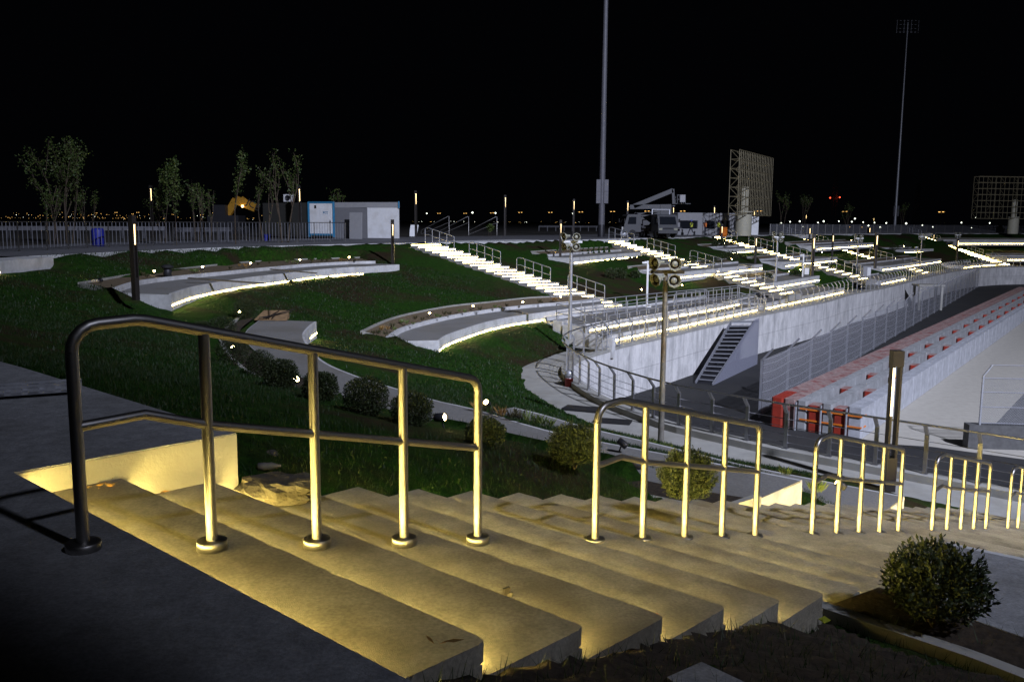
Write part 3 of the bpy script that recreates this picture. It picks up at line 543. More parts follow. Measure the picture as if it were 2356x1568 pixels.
for rn, off_, w, m in rows:
    proto = block('barrier_block', w, BL, 1.2, m); fproto = block('barrier_block', w, BL, 1.2, 'red_plastic') if rn == 'faded red' else proto
    for i in range(NB):
        o = fproto if i == 0 else (proto if i == 1 and fproto is not proto else dup(proto)); p = tp0+tdir*(.9+BL*i)+tnr*off_
        o.location = (*p, -6.69); o.rotation_euler = (0, 0, ang); lab = GL[rn] if i else 'front end block of the %s row of track barriers' % rn
        tag(o, lab, 'barrier block', 'barrier blocks, %s row' % rn)
for off_, nm in ((3.58-2.01+.012, 'inner'), (3.58-2.99+.012, 'outer')):
    proto = block('spacer_block', .52, .8, 1.06, 'red_plastic'); b = MB(); b.box((0,.26,1.068), (.70,.42,.02)); b.build('dusty_top', M['pink_plastic'], proto)
    for i in range(24):
        o = proto if i == 0 else dup(proto); p = tp0+tdir*(.40+4.4*i)+tnr*(off_)
        o.location = (*p, -6.69); o.rotation_euler = (0, 0, ang)
        tag(o, ('red spacer block seen from its front face in the %s gap at the barrier end' if i == 0 else 'red spacer block between grey rows in the %s gap') % nm, 'spacer block', 'red spacer blocks, %s gap' % nm)
t = thing('strap', (*tp0, -6.2), 'two orange straps around the front end of the barrier stack', 'strap'); b = MB()
for zz in (-6.25, -5.82):
    a_ = tp0-tdir*.02+tnr*.05; c_ = tp0-tdir*.02+tnr*2.4; b.bar((*a_, zz), (*c_, zz+.03), .02, .06); b.bar((*a_, zz), (*(a_+tdir*.5-tnr*.06), zz), .02, .06)
b.build('webbing', M['orange'], t)
for i, off_ in enumerate((.62, 1.59, 2.57)):
    b = MB(); p = tp0-tdir*.07+tnr*(off_-.03); b.tube([(*p, -6.69), (*p, -5.55)], .045, 8); o = b.build('steel_pole', M['galv'], None, (*p, -6.69)); tag(o, ['steel pole at the right of the strapped barrier end', 'steel pole between the two red front blocks', 'steel pole at the left of the strapped barrier end'][i], 'pole')
df = at(1747,960,-6.7)[:2]; dl = np.array([df, at(1836.8,895.5,-6.7)[:2], at(1910,863,-6.7)[:2]]); dfd = (dl[2]-dl[0]); dfd /= np.linalg.norm(dfd)
dpts = np.array([df+dfd*s_ for s_ in np.linspace(0, 94, 24)]); tilt = np.array((dfd[1], -dfd[0])); t = thing('debris_fence', (*df, -6.7), 'tall mesh debris fence with bent post tops beside the red barriers', 'fence')
for i, p in enumerate(dpts):
    b = MB(); b.bar((*p, -6.7), (*p, -4.2), .09, .08, (*dfd, 0)); b.bar((*p, -4.25), (*(p+tilt*.45), -3.72), .08, .08, (*dfd, 0)); b.build('post', M['stairsteel'], t)
b = MB(); n_ = len(dpts); pp = dpts+tilt*.07; b.add([(*p, -6.6) for p in pp]+[(*p, -4.2) for p in pp], [(i, i+1, n_+i+1, n_+i) for i in range(n_-1)])
L_ = 94/(n_-1); b.uv = [(i*L_, 0) for i in range(n_)]+[(i*L_, 2.4) for i in range(n_)]; b.build('mesh_panel', M['chain'], t)
b = MB()
for zz in (-6.4,-6.0,-5.6,-5.2,-4.8,-4.45,-4.22):
    pts_ = []
    for i in range(n_-1):
        for k in range(4): f_ = k/4; pts_.append((*(pp[i]+(pp[i+1]-pp[i])*f_), zz-.35*f_*(1-f_)*.9))
    b.tube(pts_, .014, 4, False)
b.build('cable', M['galv'], t)
# metal stair against the wall: top at the coping, running down towards the viewer
sA, sB = at(1682,742,-4.15), at(1735,741,-4.15); sC, sD = at(1600,882,-6.7), at(1639,886,-6.7)
t = thing('metal_staircase', sC, 'steel stairs with open treads and a perforated side panel against the pit wall', 'stairs')
A3, B3, C3, D3 = [np.array(q) for q in (sA, sB, sC, sD)]
mid = .52
def onA(f_): return (C3+(A3-C3)*f_, D3+(B3-D3)*f_)
for i in range(1, 15):
    f_ = i/15.; a_, c_ = onA(f_); hf = f_
    b = MB(); d_ = c_-a_; b.box((a_+c_)/2, (np.linalg.norm(d_), .17, .035), d_/np.linalg.norm(d_)); b.build('stair_tread', M['stairsteel'], t)
for q0_, q1_ in ((C3, A3), (D3, B3)): b = MB(); b.bar(q0_, q1_, .05, .22); b.build('stringer', M['stairsteel'], t)
back = np.array((B3[0]-D3[0], B3[1]-D3[1]))
for i in range(5, 15, 4): a_, c_ = onA(i/15.); b = MB(); b.bar((*((a_+c_)/2)[:2], -6.7), (a_+c_)/2-np.array((0,0,.03)), .05); b.build('support_post', M['dark_metal'], t)
e1 = at(1737,858,-6.7); top_in = np.array((e1[0], e1[1], -4.15)); b = MB(); D0 = np.array((D3[0], D3[1], -6.7)); pv = [D0+(0,0,0), np.array(e1), top_in, B3+(B3-top_in)*0]
# side panel follows the flight with a small landing step
m1 = D3+(B3-D3)*.50; m2 = D3+(B3-D3)*.56; pv = [D0, np.array((m1[0], m1[1], -6.7)), m1, m2, B3, np.array((B3[0]+(B3-D3)[0]*.0+.9*back[0]/np.linalg.norm(back), B3[1]+.9*back[1]/np.linalg.norm(back), B3[2])), np.array((B3[0]+.9*back[0]/np.linalg.norm(back), B3[1]+.9*back[1]/np.linalg.norm(back), -6.7))]
off3 = (B3-A3)/np.linalg.norm(B3-A3)*.05; pv = [q+off3+np.array((0,0,.16 if q[2] > -6.6 else 0)) for q in pv]
ax_ = np.array((*back, 0))/np.linalg.norm(back); b.add(pv, [(0,1,2),(1,6,3,2),(6,5,4,3)]); b.uv = [(float((q-D0)@ax_), float(q[2]+6.7)) for q in pv]; b.build('perforated_panel', M['perf'], t); b = MB(); dn = np.array((0,0,-.16)); b.add([C3+dn*.2, D3+dn*.2, B3+dn, A3+dn], [(0,1,2,3)]); b.build('shade_sheet', M['dark_metal'], t)  # dark sheet added below the flight, stands in for the shade behind the treads
b = MB(); pl = [tuple(A3[:2]), tuple(B3[:2]), tuple(B3[:2]+.9*back/np.linalg.norm(back)), tuple(A3[:2]+.9*back/np.linalg.norm(back))]; b.prism(pl, -4.2, -4.14); b.build('top_landing', M['galv'], t)
# small concrete canopy against the wall, wall patch, chain fence on a block
p = at(2132,712,-6.7); t = thing('concrete_canopy', p, 'small grey table-like canopy standing against the far pit wall', 'canopy'); q0 = np.array(p); 
b = MB(); hx = 1.05
for a_ in (-1, 1):
    for c_ in (-1, 1): b.bar(q0+(a_*hx, c_*.6, 0), q0+(a_*hx, c_*.6, 2.3), .2)
b.build('leg', M['path'], t); b = MB(); b.box(q0+(0,0,2.38), (2.5,1.6,.16)); b.build('frame_top', M['path'], t)
M['block_dark'] = mat('dark_concrete_block', (.085,.085,.085), .85, var=.2, scale=5)
ca = at(2237,1033,-6.7); cd = np.array((1., -.10, 0)); t = thing('chain_link_fence', ca, 'chain-link fence on a grey concrete block at the right edge', 'fence')
b = MB(); b.box(ca+cd*3+np.array((0,.35,.44)), (6.2, .5, .88), cd); b.build('base_block', M['block_dark'], t)
for s_ in (.05, 3.0, 6.0): b = MB(); b.bar(ca+cd*s_+np.array((.25,.2,.88)), ca+cd*s_+np.array((.25,.2,2.7)), .06); b.bar(ca+cd*s_+np.array((.25,.2,2.7)), ca+cd*s_+np.array((.55,.2,3.1)), .05); b.build('post', M['galv'], t)
b = MB()
for zz, dx in ((.95,.25),(1.55,.25),(2.1,.25),(2.62,.25),(3.1,.55)): b.tube([ca+np.array((dx,.2,zz)), ca+cd*6+np.array((dx,.2,zz))], .018, 6)
b.build('rail', M['stairsteel'], t); b = MB(); a_, c_ = ca+np.array((.25,.2,.9)), ca+cd*6+np.array((.25,.2,.9)); b.add([a_, c_, c_+np.array((.0,0,1.75)), a_+np.array((0,0,1.75))], [(0,1,2,3)]); b.uv = [(0,0),(6,0),(6,1.75),(0,1.75)]; b.build('mesh_panel', M['chain_thin'], t)
# ------------------------------------------------------------------ lamp posts
def lampproto(h, wid, led_l, name):
    t = bpy.data.objects.new(name, None); C.objects.link(t)
    b = MB(); b.box((-wid*.32, 0, (h-.28)/2), (wid*.36, wid, h-.28)); b.box((wid*.40, 0, (h-.28)/2), (wid*.2, wid, h-.28)); b.box((.0, wid*.3, (h-.28)/2), (wid*.5, wid*.3, h-.3)); b.box((0, 0, .35), (wid*.97, wid*.96, .7)); b.build('post', M['bronze'], t)
    b = MB(); b.box((0, 0, h-.14), (wid*1.02, wid*1.02, .28)); b.build('cap', M['bronze'], t)
    b = MB(); b.prism([(-.10*wid, -.42*wid), (.28*wid, -.42*wid), (.28*wid, .1*wid), (-.10*wid, .1*wid)], h-.30, h-.285)
    zz = np.linspace(h-.29, h-.29-led_l, 7)
    for z_a, z_b, k in zip(zz[:-1], zz[1:], range(6)):
        f_ = 1-.12*k; b.box((.14*wid, -.2*wid, (z_a+z_b)/2), (.17*wid*f_, .4*wid, abs(z_b-z_a)*.995))
    b.build('light_strip', M['lamp'], t); return t
LPS = lampproto(2.65, .17, .62, 'lamp_post'); LPD = lampproto(4.2, .22, .95, 'lamp_post'); first = {}
def put(proto, key, loc, label, cat, group, rotz=0., scale=None):
    o = proto if key not in first else dup(proto); first[key] = 1; o.location = tuple(map(float, loc)); o.rotation_euler = (0, 0, rotz)
    if scale: o.scale = (scale,)*3
    return tag(o, label, cat, group)
for x, yb, yt, lab in [(313,690,495,'dark lamp post at the left end of the planked platform'), (904,611,505,'dark lamp post at the right end of the planked platform'), (1289,592,506,'dark lamp post right of the first lit stairs beside a white speaker pole'),
   (1455,674,597,'dark lamp post behind the ramp railings'), (1659,575,515,'dark lamp post left of the upper platform under the billboard'), (1737,609,542,'dark lamp post right of the upper platform under the billboard'),
   (1868,634,538,'tall-looking dark lamp post at the right end of the white box platform'), (1861,570,520,'small dark lamp post with three spotlights on its left'), (1914,592,536,'dark lamp post at the middle of the third platform row'),
   (1999,560,520.5,'small dark lamp post right of the fence lights'), (2013,617,534,'dark lamp post left of the glaring far spotlight'), (2146,573,536,'dark lamp post crossing the far long stairs near their top'), (2201,600,548.5,'dark lamp post crossing the far long stairs at mid height')]:
    # distance from the known post height
    lo, hi_ = 5., 200.; d0 = ray(x, yb); d1 = ray(x, yt); yy = 2.65/((d1[2]/d1[1])-(d0[2]/d0[1])); p = atY(x, yb, yy)
    put(LPS, 's', p, lab, 'lamp post', 'dark lamp posts on the slope', 1.15 if x == 313 else 0.)
for x, yt, lab in [(351,428,'lit lamp post between the trees on the left'), (690.6,429,'lit lamp post behind the blue container'), (957,440,'lit lamp post right of the white cabin'), (1162,450,'lit lamp post alone on the promenade left of the mast'), (1319.5,459,'lit lamp post just left of the tall mast'), (1443,463,'lit lamp post behind the boom lift'), (1548,475,'lit lamp post under the lift basket'), (1642,474,'lit lamp post above the grey building'), (1734,483,'lit lamp post behind the billboard pole'), (1853.6,493,'lit lamp post at the left part of the far fence'), (2009.5,501,'lit lamp post left of the far mast'), (2173,515,'lit lamp post right of the far mast')]:
    d = 2020*2.75/(hz(x)-yt); p = atY(x, 520, d); put(LPD, 'd', (p[0], p[1], 0), lab, 'lamp post', 'lit lamp posts on the promenade')
# the near bent-looking double lamp post
p = at(2043, 1128, -4.38); t = thing('lamp_post', p, 'bronze double lamp post with a long glowing slot, near right beside the curved fence', 'lamp post'); px_, py_, pz_ = p; wd = .23
b = MB(); b.box((px_-wd*.36, py_, pz_+1.4), (wd*.22, wd*.8, 2.8)); b.box((px_+wd*.36, py_, pz_+1.4), (wd*.22, wd*.8, 2.8)); b.box((px_, py_, pz_+.38), (wd*.995, wd*.99, .76)); b.build('post', M['bronze'], t)
b = MB(); b.box((px_, py_, pz_+2.96), (wd*1.01, wd*1.01, .34)); b.build('cap', M['bronze'], t)
b = MB(); b.prism([(px_-wd*.45, py_-wd*.43), (px_-wd*.25, py_-wd*.43), (px_-wd*.25, py_-wd*.395), (px_-wd*.45, py_-wd*.395)], pz_+1.7, pz_+2.76); b.build('light_strip', M['lamp'], t)
# ------------------------------------------------------------------ loudspeaker poles
def horn(c, d, s, parent):
    d = np.array(d, float); d /= np.linalg.norm(d)
    b = MB(); b.lathe(c, [(.045*s, -.34*s), (.05*s, -.26*s), (.075*s, -.18*s), (.16*s, -.03*s), (.175*s, -.02*s), (.175*s, 0), (.155*s, .0), (.125*s, -.06*s)], 8, d, False); hb = b.build('horn_bell', M['horn'], parent)
    b = MB(); b.lathe(c, [(.126*s, -.058*s), (.11*s, -.10*s), (.06*s, -.17*s), (.0, -.18*s)], 8, d, False); b.build('horn_throat', M['horn_dark'], hb)
    b = MB(); b.lathe(c, [(.0, -.03*s), (.045*s, -.04*s), (.075*s, -.055*s), (.08*s, -.075*s), (.03*s, -.11*s)], 12, d); b.build('horn_plug', M['horn'], hb)
def speaker_pole(label, loc, h, r, m, s=1., nm='loudspeaker_pole', bm='white_paint'):
    t = thing(nm, loc, label, 'loudspeaker pole', 'loudspeaker poles'); x, y, z = map(float, loc)
    b = MB(); b.tube([(x,y,z+.02),(x,y,z+h*.5),(x,y,z+h-.1)], [r*1.12, r, r*.86], 14); b.build('pole', M[m], t)
    b = MB(); b.box((x,y,z-.05), (.42,.42,.18)); b.box((x,y,z+.06), (.3,.3,.03)); b.build('foot_block', M['path'], t)
    b = MB(); b.bar((x-.40*s,y-.02,z+h), (x+.46*s,y-.06,z+h), .07*s, .09*s); b.bar((x,y,z+h-.25),(x,y,z+h+.02), .08, .08); b.bar((x-.02,y,z+h-.18),(x-.12*s,y-.1*s,z+h-.1), .05*s); b.build('cross_bar', M['bronze' if bm == 'bronze' else 'white_paint'], t)
    for dx, dz, dr in ((.20,.20,(.12,-1,-.08)), (.19,-.22,(.10,-1,-.10)), (-.36,.22,(-.85,-.62,-.10)), (-.32,-.20,(-.85,-.62,-.30))):
        horn(np.array((x+dx*s, y-.22*s, z+h+dz*s)), dr, s*1.05, t)
    return t
pN = at(1520,1025,-4.36); dN_ = ray(1530, 607); topz = pN[1]*dN_[2]/dN_[1]+H0
M['pole_worn'] = mat('worn_grey_paint', (.19,.178,.155), .55, .3, var=.25, scale=5, dark=(.10,.05,.02), dscale=2., damt=.6)
speaker_pole('rust-stained loudspeaker pole with four octagonal horns, the nearest one', pN, topz-pN[2]-.2, .072, 'pole_worn', 1.0, bm='bronze')
for x, yb, yt, z, lab in [(1311,783,556,-3.85,'white loudspeaker pole at the left end of the ramp terraces'), (1783,678,545,-4.1,'white loudspeaker pole in front of the second lit stairs'), (1969,647,548,-4.15,'grey loudspeaker pole left of the electrical cabinet'), (2116,622,544,-4.1,'thin loudspeaker pole behind the inclined fence right of a camera pole'), (2199,600,540,-3.9,'thin loudspeaker pole crossing the far long stairs')]:
    p = at(x, yb, z); d1 = ray(x, yt); zt = p[1]*d1[2]/d1[1]+H0; speaker_pole(lab, p, zt-z, .08, 'galv' if x < 1900 else 'rail_dark', 1.05)
for x, yb, yt, z, box, lab in [(1488,704,600,-3.4,0,'slim white camera pole behind the ramp railings'), (1845,660,584,-3.9,1,'white pole with a small box left of the lamp on the lower platform'), (2108,617,567,-3.9,0,'thin camera pole beside the far loudspeaker pole'), (2265,592,552,-3.6,1,'thin pole with a small box right of the far long stairs')]:
    p = at(x, yb, z); d1 = ray(x, yt); zt = p[1]*d1[2]/d1[1]+H0; t = thing('camera_pole', p, lab, 'pole', 'camera poles'); b = MB(); b.box((p[0],p[1],(z+zt)/2), (.11,.11,zt-z)); b.box((p[0],p[1],z+.03),(.45,.45,.16)); b.build('pole', M['white_paint'], t)
    b = MB(); b.box((p[0]-.22,p[1]-.1,zt-.1),(.26,.11,.10)); b.box((p[0]-.1,p[1]-.05,zt-.05),(.2,.05,.05)); b.build('camera', M['white_paint'], t)
    if box: b = MB(); b.box((p[0]+.28,p[1]-.1,z+(zt-z)*.48),(.38,.25,.55)); b.build('box', M['white_paint'], t)
p = at(1988, 641, -4.0); t = thing('electrical_cabinet', p, 'grey electrical cabinet behind the inclined fence', 'cabinet'); b = MB(); b.box(p+np.array((0,0,.62)), (1.0,.7,1.25), (.83,.3,0)); b.box(p+np.array((0,0,1.27)), (1.1,.8,.06), (.83,.3,0)); b.build('cabinet_body', M['grey_panel'], t)
b = MB(); ax_ = np.array((.94,.34,0)); b.box(p+np.array((0,0,.62))+ax_*.25-np.array((-.12,.34,0)), (.42,.03,1.05), (.94,.34,0)); b.build('door', M['white_paint'], t); b = MB(); b.box(p+np.array((0,0,.62))-ax_*.25-np.array((-.12,.34,0)), (.42,.03,1.05), (.94,.34,0)); b.build('door', M['grey_panel'], t)
# ------------------------------------------------------------------ floodlight masts, billboard frames, lattice towers
M['mast_steel'] = mat('mast_steel', (.12,.12,.135), .6, .3, var=.12, scale=2)
def mast(p, label, h=46., ms='mast_steel'):
    x, y, z = p; t = thing('floodlight_mast', p, label, 'floodlight mast', 'floodlight masts')
    b = MB(); b.tube([(x,y,0),(x,y,4.),(x,y,20),(x,y,h)], [.345,.31,.23,.13], 14); b.build('mast_tube', M[ms], t)
    b = MB(); b.lathe((x,y,0), [(.355,0),(.355,1.2),(.345,1.22)], 14); b.build('dark_base', M['dark_metal'], t)
    for i, (dx, dy) in enumerate(((-.38,-.12),(.38,-.12),(0,.42))):
        b = MB(); b.box((x+dx,y+dy,3.9),(.42,.5,1.15)); b.box((x+dx,y+dy,5.07),(.42,.5,1.15)); b.build('control_box', M['mast_steel'], t)
    b = MB(); b.bar((x-2.4,y,h-2),(x+2.4,y,h-2),.08)
    for k in range(4): b.bar((x-2.4,y,h-2.2+k*.85),(x+2.4,y,h-2.2+k*.85),.09)
    for k in (-2.4,-.8,.8,2.4): b.bar((x+k,y,h-2.3),(x+k,y,h+.5),.08)
    b.build('lamp_rack', M['galv'], t); b = MB()
    for k in range(4):
        for j in range(6): b.lathe((x-2.1+j*.84, y-.18, h-2.1+k*.85), [(.05,.3),(.26,.02),(.26,-.02),(.2,0)], 8, (0,-1,-.5))
    b.build('floodlights', M['dark_metal'], t); return t
p = at(1383,545,0); mast(p, 'tall grey floodlight mast in the middle rising out of the picture'); p = at(2058,530.8,0); mast(p, 'thin far floodlight mast with its lamp rack in the night sky', 46, 'galv')
def billboard(c, ax, w, h, dep, z0, label, pole_r, frac, n):
    ax = np.array((*ax, 0)); ax /= np.linalg.norm(ax); ay = np.array((-ax[1], ax[0], 0)); c = np.array(c, float); t = thing('billboard_frame', (*c[:2], 0), label, 'billboard frame', 'empty billboard frames')
    b = MB()
    for s_ in (0, dep):
        for i in range(0, n+1, 1 if s_ == 0 else 5): q = c+ax*w*i/n+ay*s_; b.bar((*q[:2], z0), (*q[:2], z0+h), .06)
        for k in range(8): q = c+ay*s_; b.bar((*q[:2], z0+h*k/7), (*(q+ax*w)[:2], z0+h*k/7), .08)
    for i in range(0, n+1, 3):
        for k in range(7):
            a_ = c+ax*w*i/n; a_ = np.array((*a_[:2], z0+h*k/7)); d_ = a_+ay*dep; b.bar(a_, d_, .05); b.bar(a_+np.array((0,0,(k%2)*h/7)), d_+np.array((0,0,((k+1)%2)*h/7)), .05)
    b.build('lattice', M['frame_steel'], t)
    for i in range(0, n, 2):
        pass
    q = c+ax*w*frac+ay*dep*.5; b = MB(); b.tube([(*q[:2],0),(*q[:2],z0+.1)], pole_r, 16); b.tube([(*q[:2],z0),(*q[:2],z0+h*.45)], pole_r*.5, 12); b.lathe((*q[:2],2.7),[(pole_r*1.02,0),(pole_r*1.1,.03),(pole_r*1.1,.12),(pole_r*1.02,.15)],16); b.build('pole', M['pole_cream'], t); return t
M['frame_steel'] = mat('frame_steel', (.17,.145,.085), .6, .2, var=.15, scale=6); M['pole_cream'] = mat('pole_cream', (.42,.40,.31), .6, var=.08)
c0 = atY(1694, 540, 100); c1 = atY(1771, 540, 113); billboard((c0[0], c0[1], 0), (c1-c0)[:2], np.linalg.norm((c1-c0)[:2]), 7.2, 1.0, 2.4, 'open steel billboard frame on a thick cream pole behind the trucks', .95, .30, 20)
c0 = atY(2243, 540, 150); billboard((c0[0], c0[1], 0), (1,.08), 17, 7.0, 1.4, 2.55, 'open steel billboard frame cut by the right edge of the picture', .85, .42, 22)
for x, yt, d, hh, lab, red in [(1918,393,900,56,'dim lattice tower with two red beacons in the night', 1), (2107,425,800,38,'dim lattice tower right of the far mast', 0)]:
    p = atY(x, 510, d); t = thing('lattice_tower', (p[0],p[1],0), lab, 'lattice tower', 'far lattice towers'); b = MB(); 
    hh = H0+(hz(x)-yt)*d/2020
    for a_, c_ in ((-1,-1),(1,-1),(1,1),(-1,1)): b.bar((p[0]+a_*2.2,p[1]+c_*2.2,0),(p[0]+a_*1.2,p[1]+c_*1.2,hh),.35)
    for k in range(14):
        z_ = hh*k/14; w_ = 2.2-k/14; b.bar((p[0]-w_,p[1]-w_,z_),(p[0]+w_,p[1]-w_,z_+hh/14),.22); b.bar((p[0]+w_,p[1]-w_,z_),(p[0]-w_,p[1]-w_,z_+hh/14),.22)
    b.build('lattice', M['galv'], t)
    if red:
        for xx, yy in ((1910,455),(1932,454)): q = atY(xx, yy, d-3); b = MB(); b.ball(q, .75, 6, 4); b.build('beacon', M['red_l'], t)
# ------------------------------------------------------------------ cabins and buildings
def obb(b, px0, px1, ytop, d0, d1, dep, z0=0.):
    a_ = atY(px0, 500, d0); c_ = atY(px1, 500, d1); zt = atY((px0+px1)/2, ytop, (d0+d1)/2)[2]; ax = np.array((c_[0]-a_[0], c_[1]-a_[1])); L = np.linalg.norm(ax); ax /= L; ay = np.array((-ax[1], ax[0])); return np.array(a_[:2]), ax, ay, L, zt
M['shaded_panel'] = mat('shaded_panel', (.055,.055,.05), .6, var=.1)  # container's long side: its shade is put into this dark colour
# blue-framed container: front face px 711..768, long side running left
a_, ax, ay, L, zt = obb(None, 711, 768, 460, 73, 72.2, 6); t = thing('site_container', (*a_, 0), 'white site container with a blue frame and a door, behind the bar fence', 'container')
d6 = 6.0; ay2 = np.array((-.62, .785)); ay2 = np.array((-.80,.6)); p00, p10, p11, p01 = a_, a_+ax*L, a_+ax*L+ay2*d6, a_+ay2*d6; zt = 2.95
b = MB(); b.prism([tuple(p00), tuple(p10), tuple(p11), tuple(p01)], .25, zt-.06); b.build('container_body', M['shaded_panel'], t)
b = MB()
for q in (p00, p10): b.bar((*q,.1),(*q,zt),.16)
for q, r_ in ((p00,p10),): b.bar((*q,zt-.05),(*r_,zt-.05),.14); b.bar((*q,.3),(*r_,.3),.16)
b.build('frame', M['blue_frame'], t); nn = np.array((ax[1], -ax[0])); 
b = MB(); q = a_+ax*L*.5+nn*.03; b.box((*q, 1.62), (L-.16, .03, 2.5), (*ax, 0)); b.build('front_panel', M['white_paint'], t)
b = MB(); q = a_+ax*L*.70+nn*.055; b.box((*q, 1.45), (L*.46, .02, 2.05), (*ax, 0)); dr = b.build('door', M['white_paint'], t); b = MB(); b.box((*(q+ax*.40+nn*.03), 1.35), (.12,.05,.05), (*ax, 0)); b.box((*(q+ax*.40+nn*.02), 1.35), (.05,.03,.3), (*ax, 0)); b.build('handle', M['dark_metal'], dr)
b = MB(); b.box((*(q+nn*.02), 2.05), (.55,.015,.34), (*ax, 0)); b.build('sign_plate', M['white_paint'], dr); b = MB(); b.box((*(q-ax*.16+nn*.035), 2.1), (.1,.012,.16), (*ax, 0)); b.box((*(q+ax*.08+nn*.035), 2.12), (.3,.012,.05), (*ax, 0)); b.box((*(q+ax*.08+nn*.035), 2.0), (.28,.012,.025), (*ax, 0)); b.build('sign_mark', M['blue_frame'], dr)
b = MB(); b.box((*(a_+ax*L*.28+nn*.05), 2.55),(.16,.05,.24),(*ax,0)); b.build('wall_lamp', M['bronze'], t)
q = a_+ay2*4.2; q = np.array(atY(664, 447, 77)[:2]); b = MB(); b.box((*q, 3.35), (.85,.32,.62), (*ax,0)); o = b.build('unit_body', M['white_paint'], tag(thing('air_conditioner', (*q, 3.0), 'white air conditioner box on top of the blue container', 'air conditioner')))
b = MB(); b.lathe((*(q+nn*.17), 3.35), [(0,0),(.25,0),(.25,.03)], 16, (*nn,0)); b.build('fan_grille', M['dark_metal'], o.parent)
# white cabin
M['shaded_side'] = mat('shaded_side', (.17,.17,.18), .6, var=.06)  # cabin wall turned from the light: shade put into the colour
a_, ax, ay, L, zt = obb(None, 845, 919, 480, 71.5, 70.5, 5); nn = np.array((ax[1], -ax[0])); t = thing('site_cabin', (*a_, 0), 'flat-roofed cabin with a bright white front and a grey parapet', 'cabin')
sd2 = np.array((-.93,.37)); p00, p10 = a_, a_+ax*L; p01 = a_+sd2*3.6; p11 = p10+sd2*3.6
b = MB(); b.prism([tuple(p00), tuple(p10), tuple(p11), tuple(p01)], .02, 2.5); b.build('wall', M['shaded_side'], t)
b = MB(); q = a_+ax*L*.5+nn*.02; b.box((*q, 1.28), (L*.98, .03, 2.42), (*ax,0)); b.build('front_panel', M['white_paint'], t)
b = MB(); e_ = .06; b.prism([tuple(p00+nn*e_-ax*e_), tuple(p10+nn*e_+ax*e_), tuple(p11+ax*e_-nn*e_), tuple(p01-ax*e_-nn*e_)], 2.5, 2.92); b.build('parapet', M['grey_panel'], t)
b = MB(); q = p10+nn*.075; b.bar((*q, 2.45),(*q, 2.98), .1); b.build('corner_trim', M['blue_frame'], t)
q = a_+sd2*.3+nn*.9; b = MB(); up_ = np.array((ax[0]*.12+sd2[0]*.1, ax[1]*.12+sd2[1]*.1, .98)); b.box((*(q+sd2*.25), 1.05), (1.15,.05,2.1), (*(-sd2),0), az=up_); o = b.build('leaning_panel', M['grey_panel'], None, (*q,0)); tag(o, 'grey board leaning against the white cabin', 'board')
q = at(1198,545,0); q = at(952,544,0)[:2]; b = MB(); b.box((*q,.55),(.75,.06,1.1),(1,.2,0),az=(.15,.1,1)); tag(b.build('leaning_panel', M['white_paint'], None, (*q,0)), 'small white board leaning on the lamp post right of the cabin', 'board')
# grey building under the billboard
a_, ax, ay, L, zt = obb(None, 1560, 1720, 493, 108, 112, 5); t = thing('site_building', (*a_, 0), 'low grey building with dark window openings behind the workers', 'building'); nn = np.array((ax[1], -ax[0])); Hh = 2.7
def seg(f0, f1, z0, z1, o_=0.): b.box((*(a_+ax*L*(f0+f1)/2-nn*(.1-o_)), (z0+z1)/2), (L*(f1-f0), .2, z1-z0), (*ax,0))
b = MB(); wins = [(.03,.28),(.40,.53),(.60,.66),(.69,.75),(.80,.97)]; seg(0,1,1.75,Hh); seg(0,1,0,.75); c_ = 0
for w0, w1 in wins: seg(c_, w0, .75, 1.75); c_ = w1
seg(c_, 1, .75, 1.75); b.prism([tuple(a_-nn*4), tuple(a_+ax*L-nn*4), tuple(a_+ax*L-nn*4.1), tuple(a_-nn*4.1)], 0, Hh); b.prism([tuple(a_-nn*.21), tuple(a_+ax*L-nn*.21), tuple(a_+ax*L-nn*4), tuple(a_-nn*4)], Hh-.12, Hh-.01); b.build('wall', M['grey_panel'], t)
for w0, w1 in wins: b = MB(); seg(w0, w1, .75, 1.75, -.16); b.build('window', M['glass'], t)
a2, ax2, _, L2, _ = obb(None, 1713, 1746, 502, 112, 112, 4); b = MB(); b.box((*(a2+ax2*L2/2+np.array((0,1.5))), 1.15), (L2, 3, 2.3), (*ax2,0)); o = b.build('wall', M['white_paint'], tag(thing('site_hut', (*a2,0), 'small white hut right of the thick billboard pole', 'hut'))); b = MB(); b.box((*(a2+ax2*L2*.35+np.array((0,-.03))), .45), (.55,.05,.7), (*ax2,0)); b.build('vent', M['grey_panel'], o.parent)
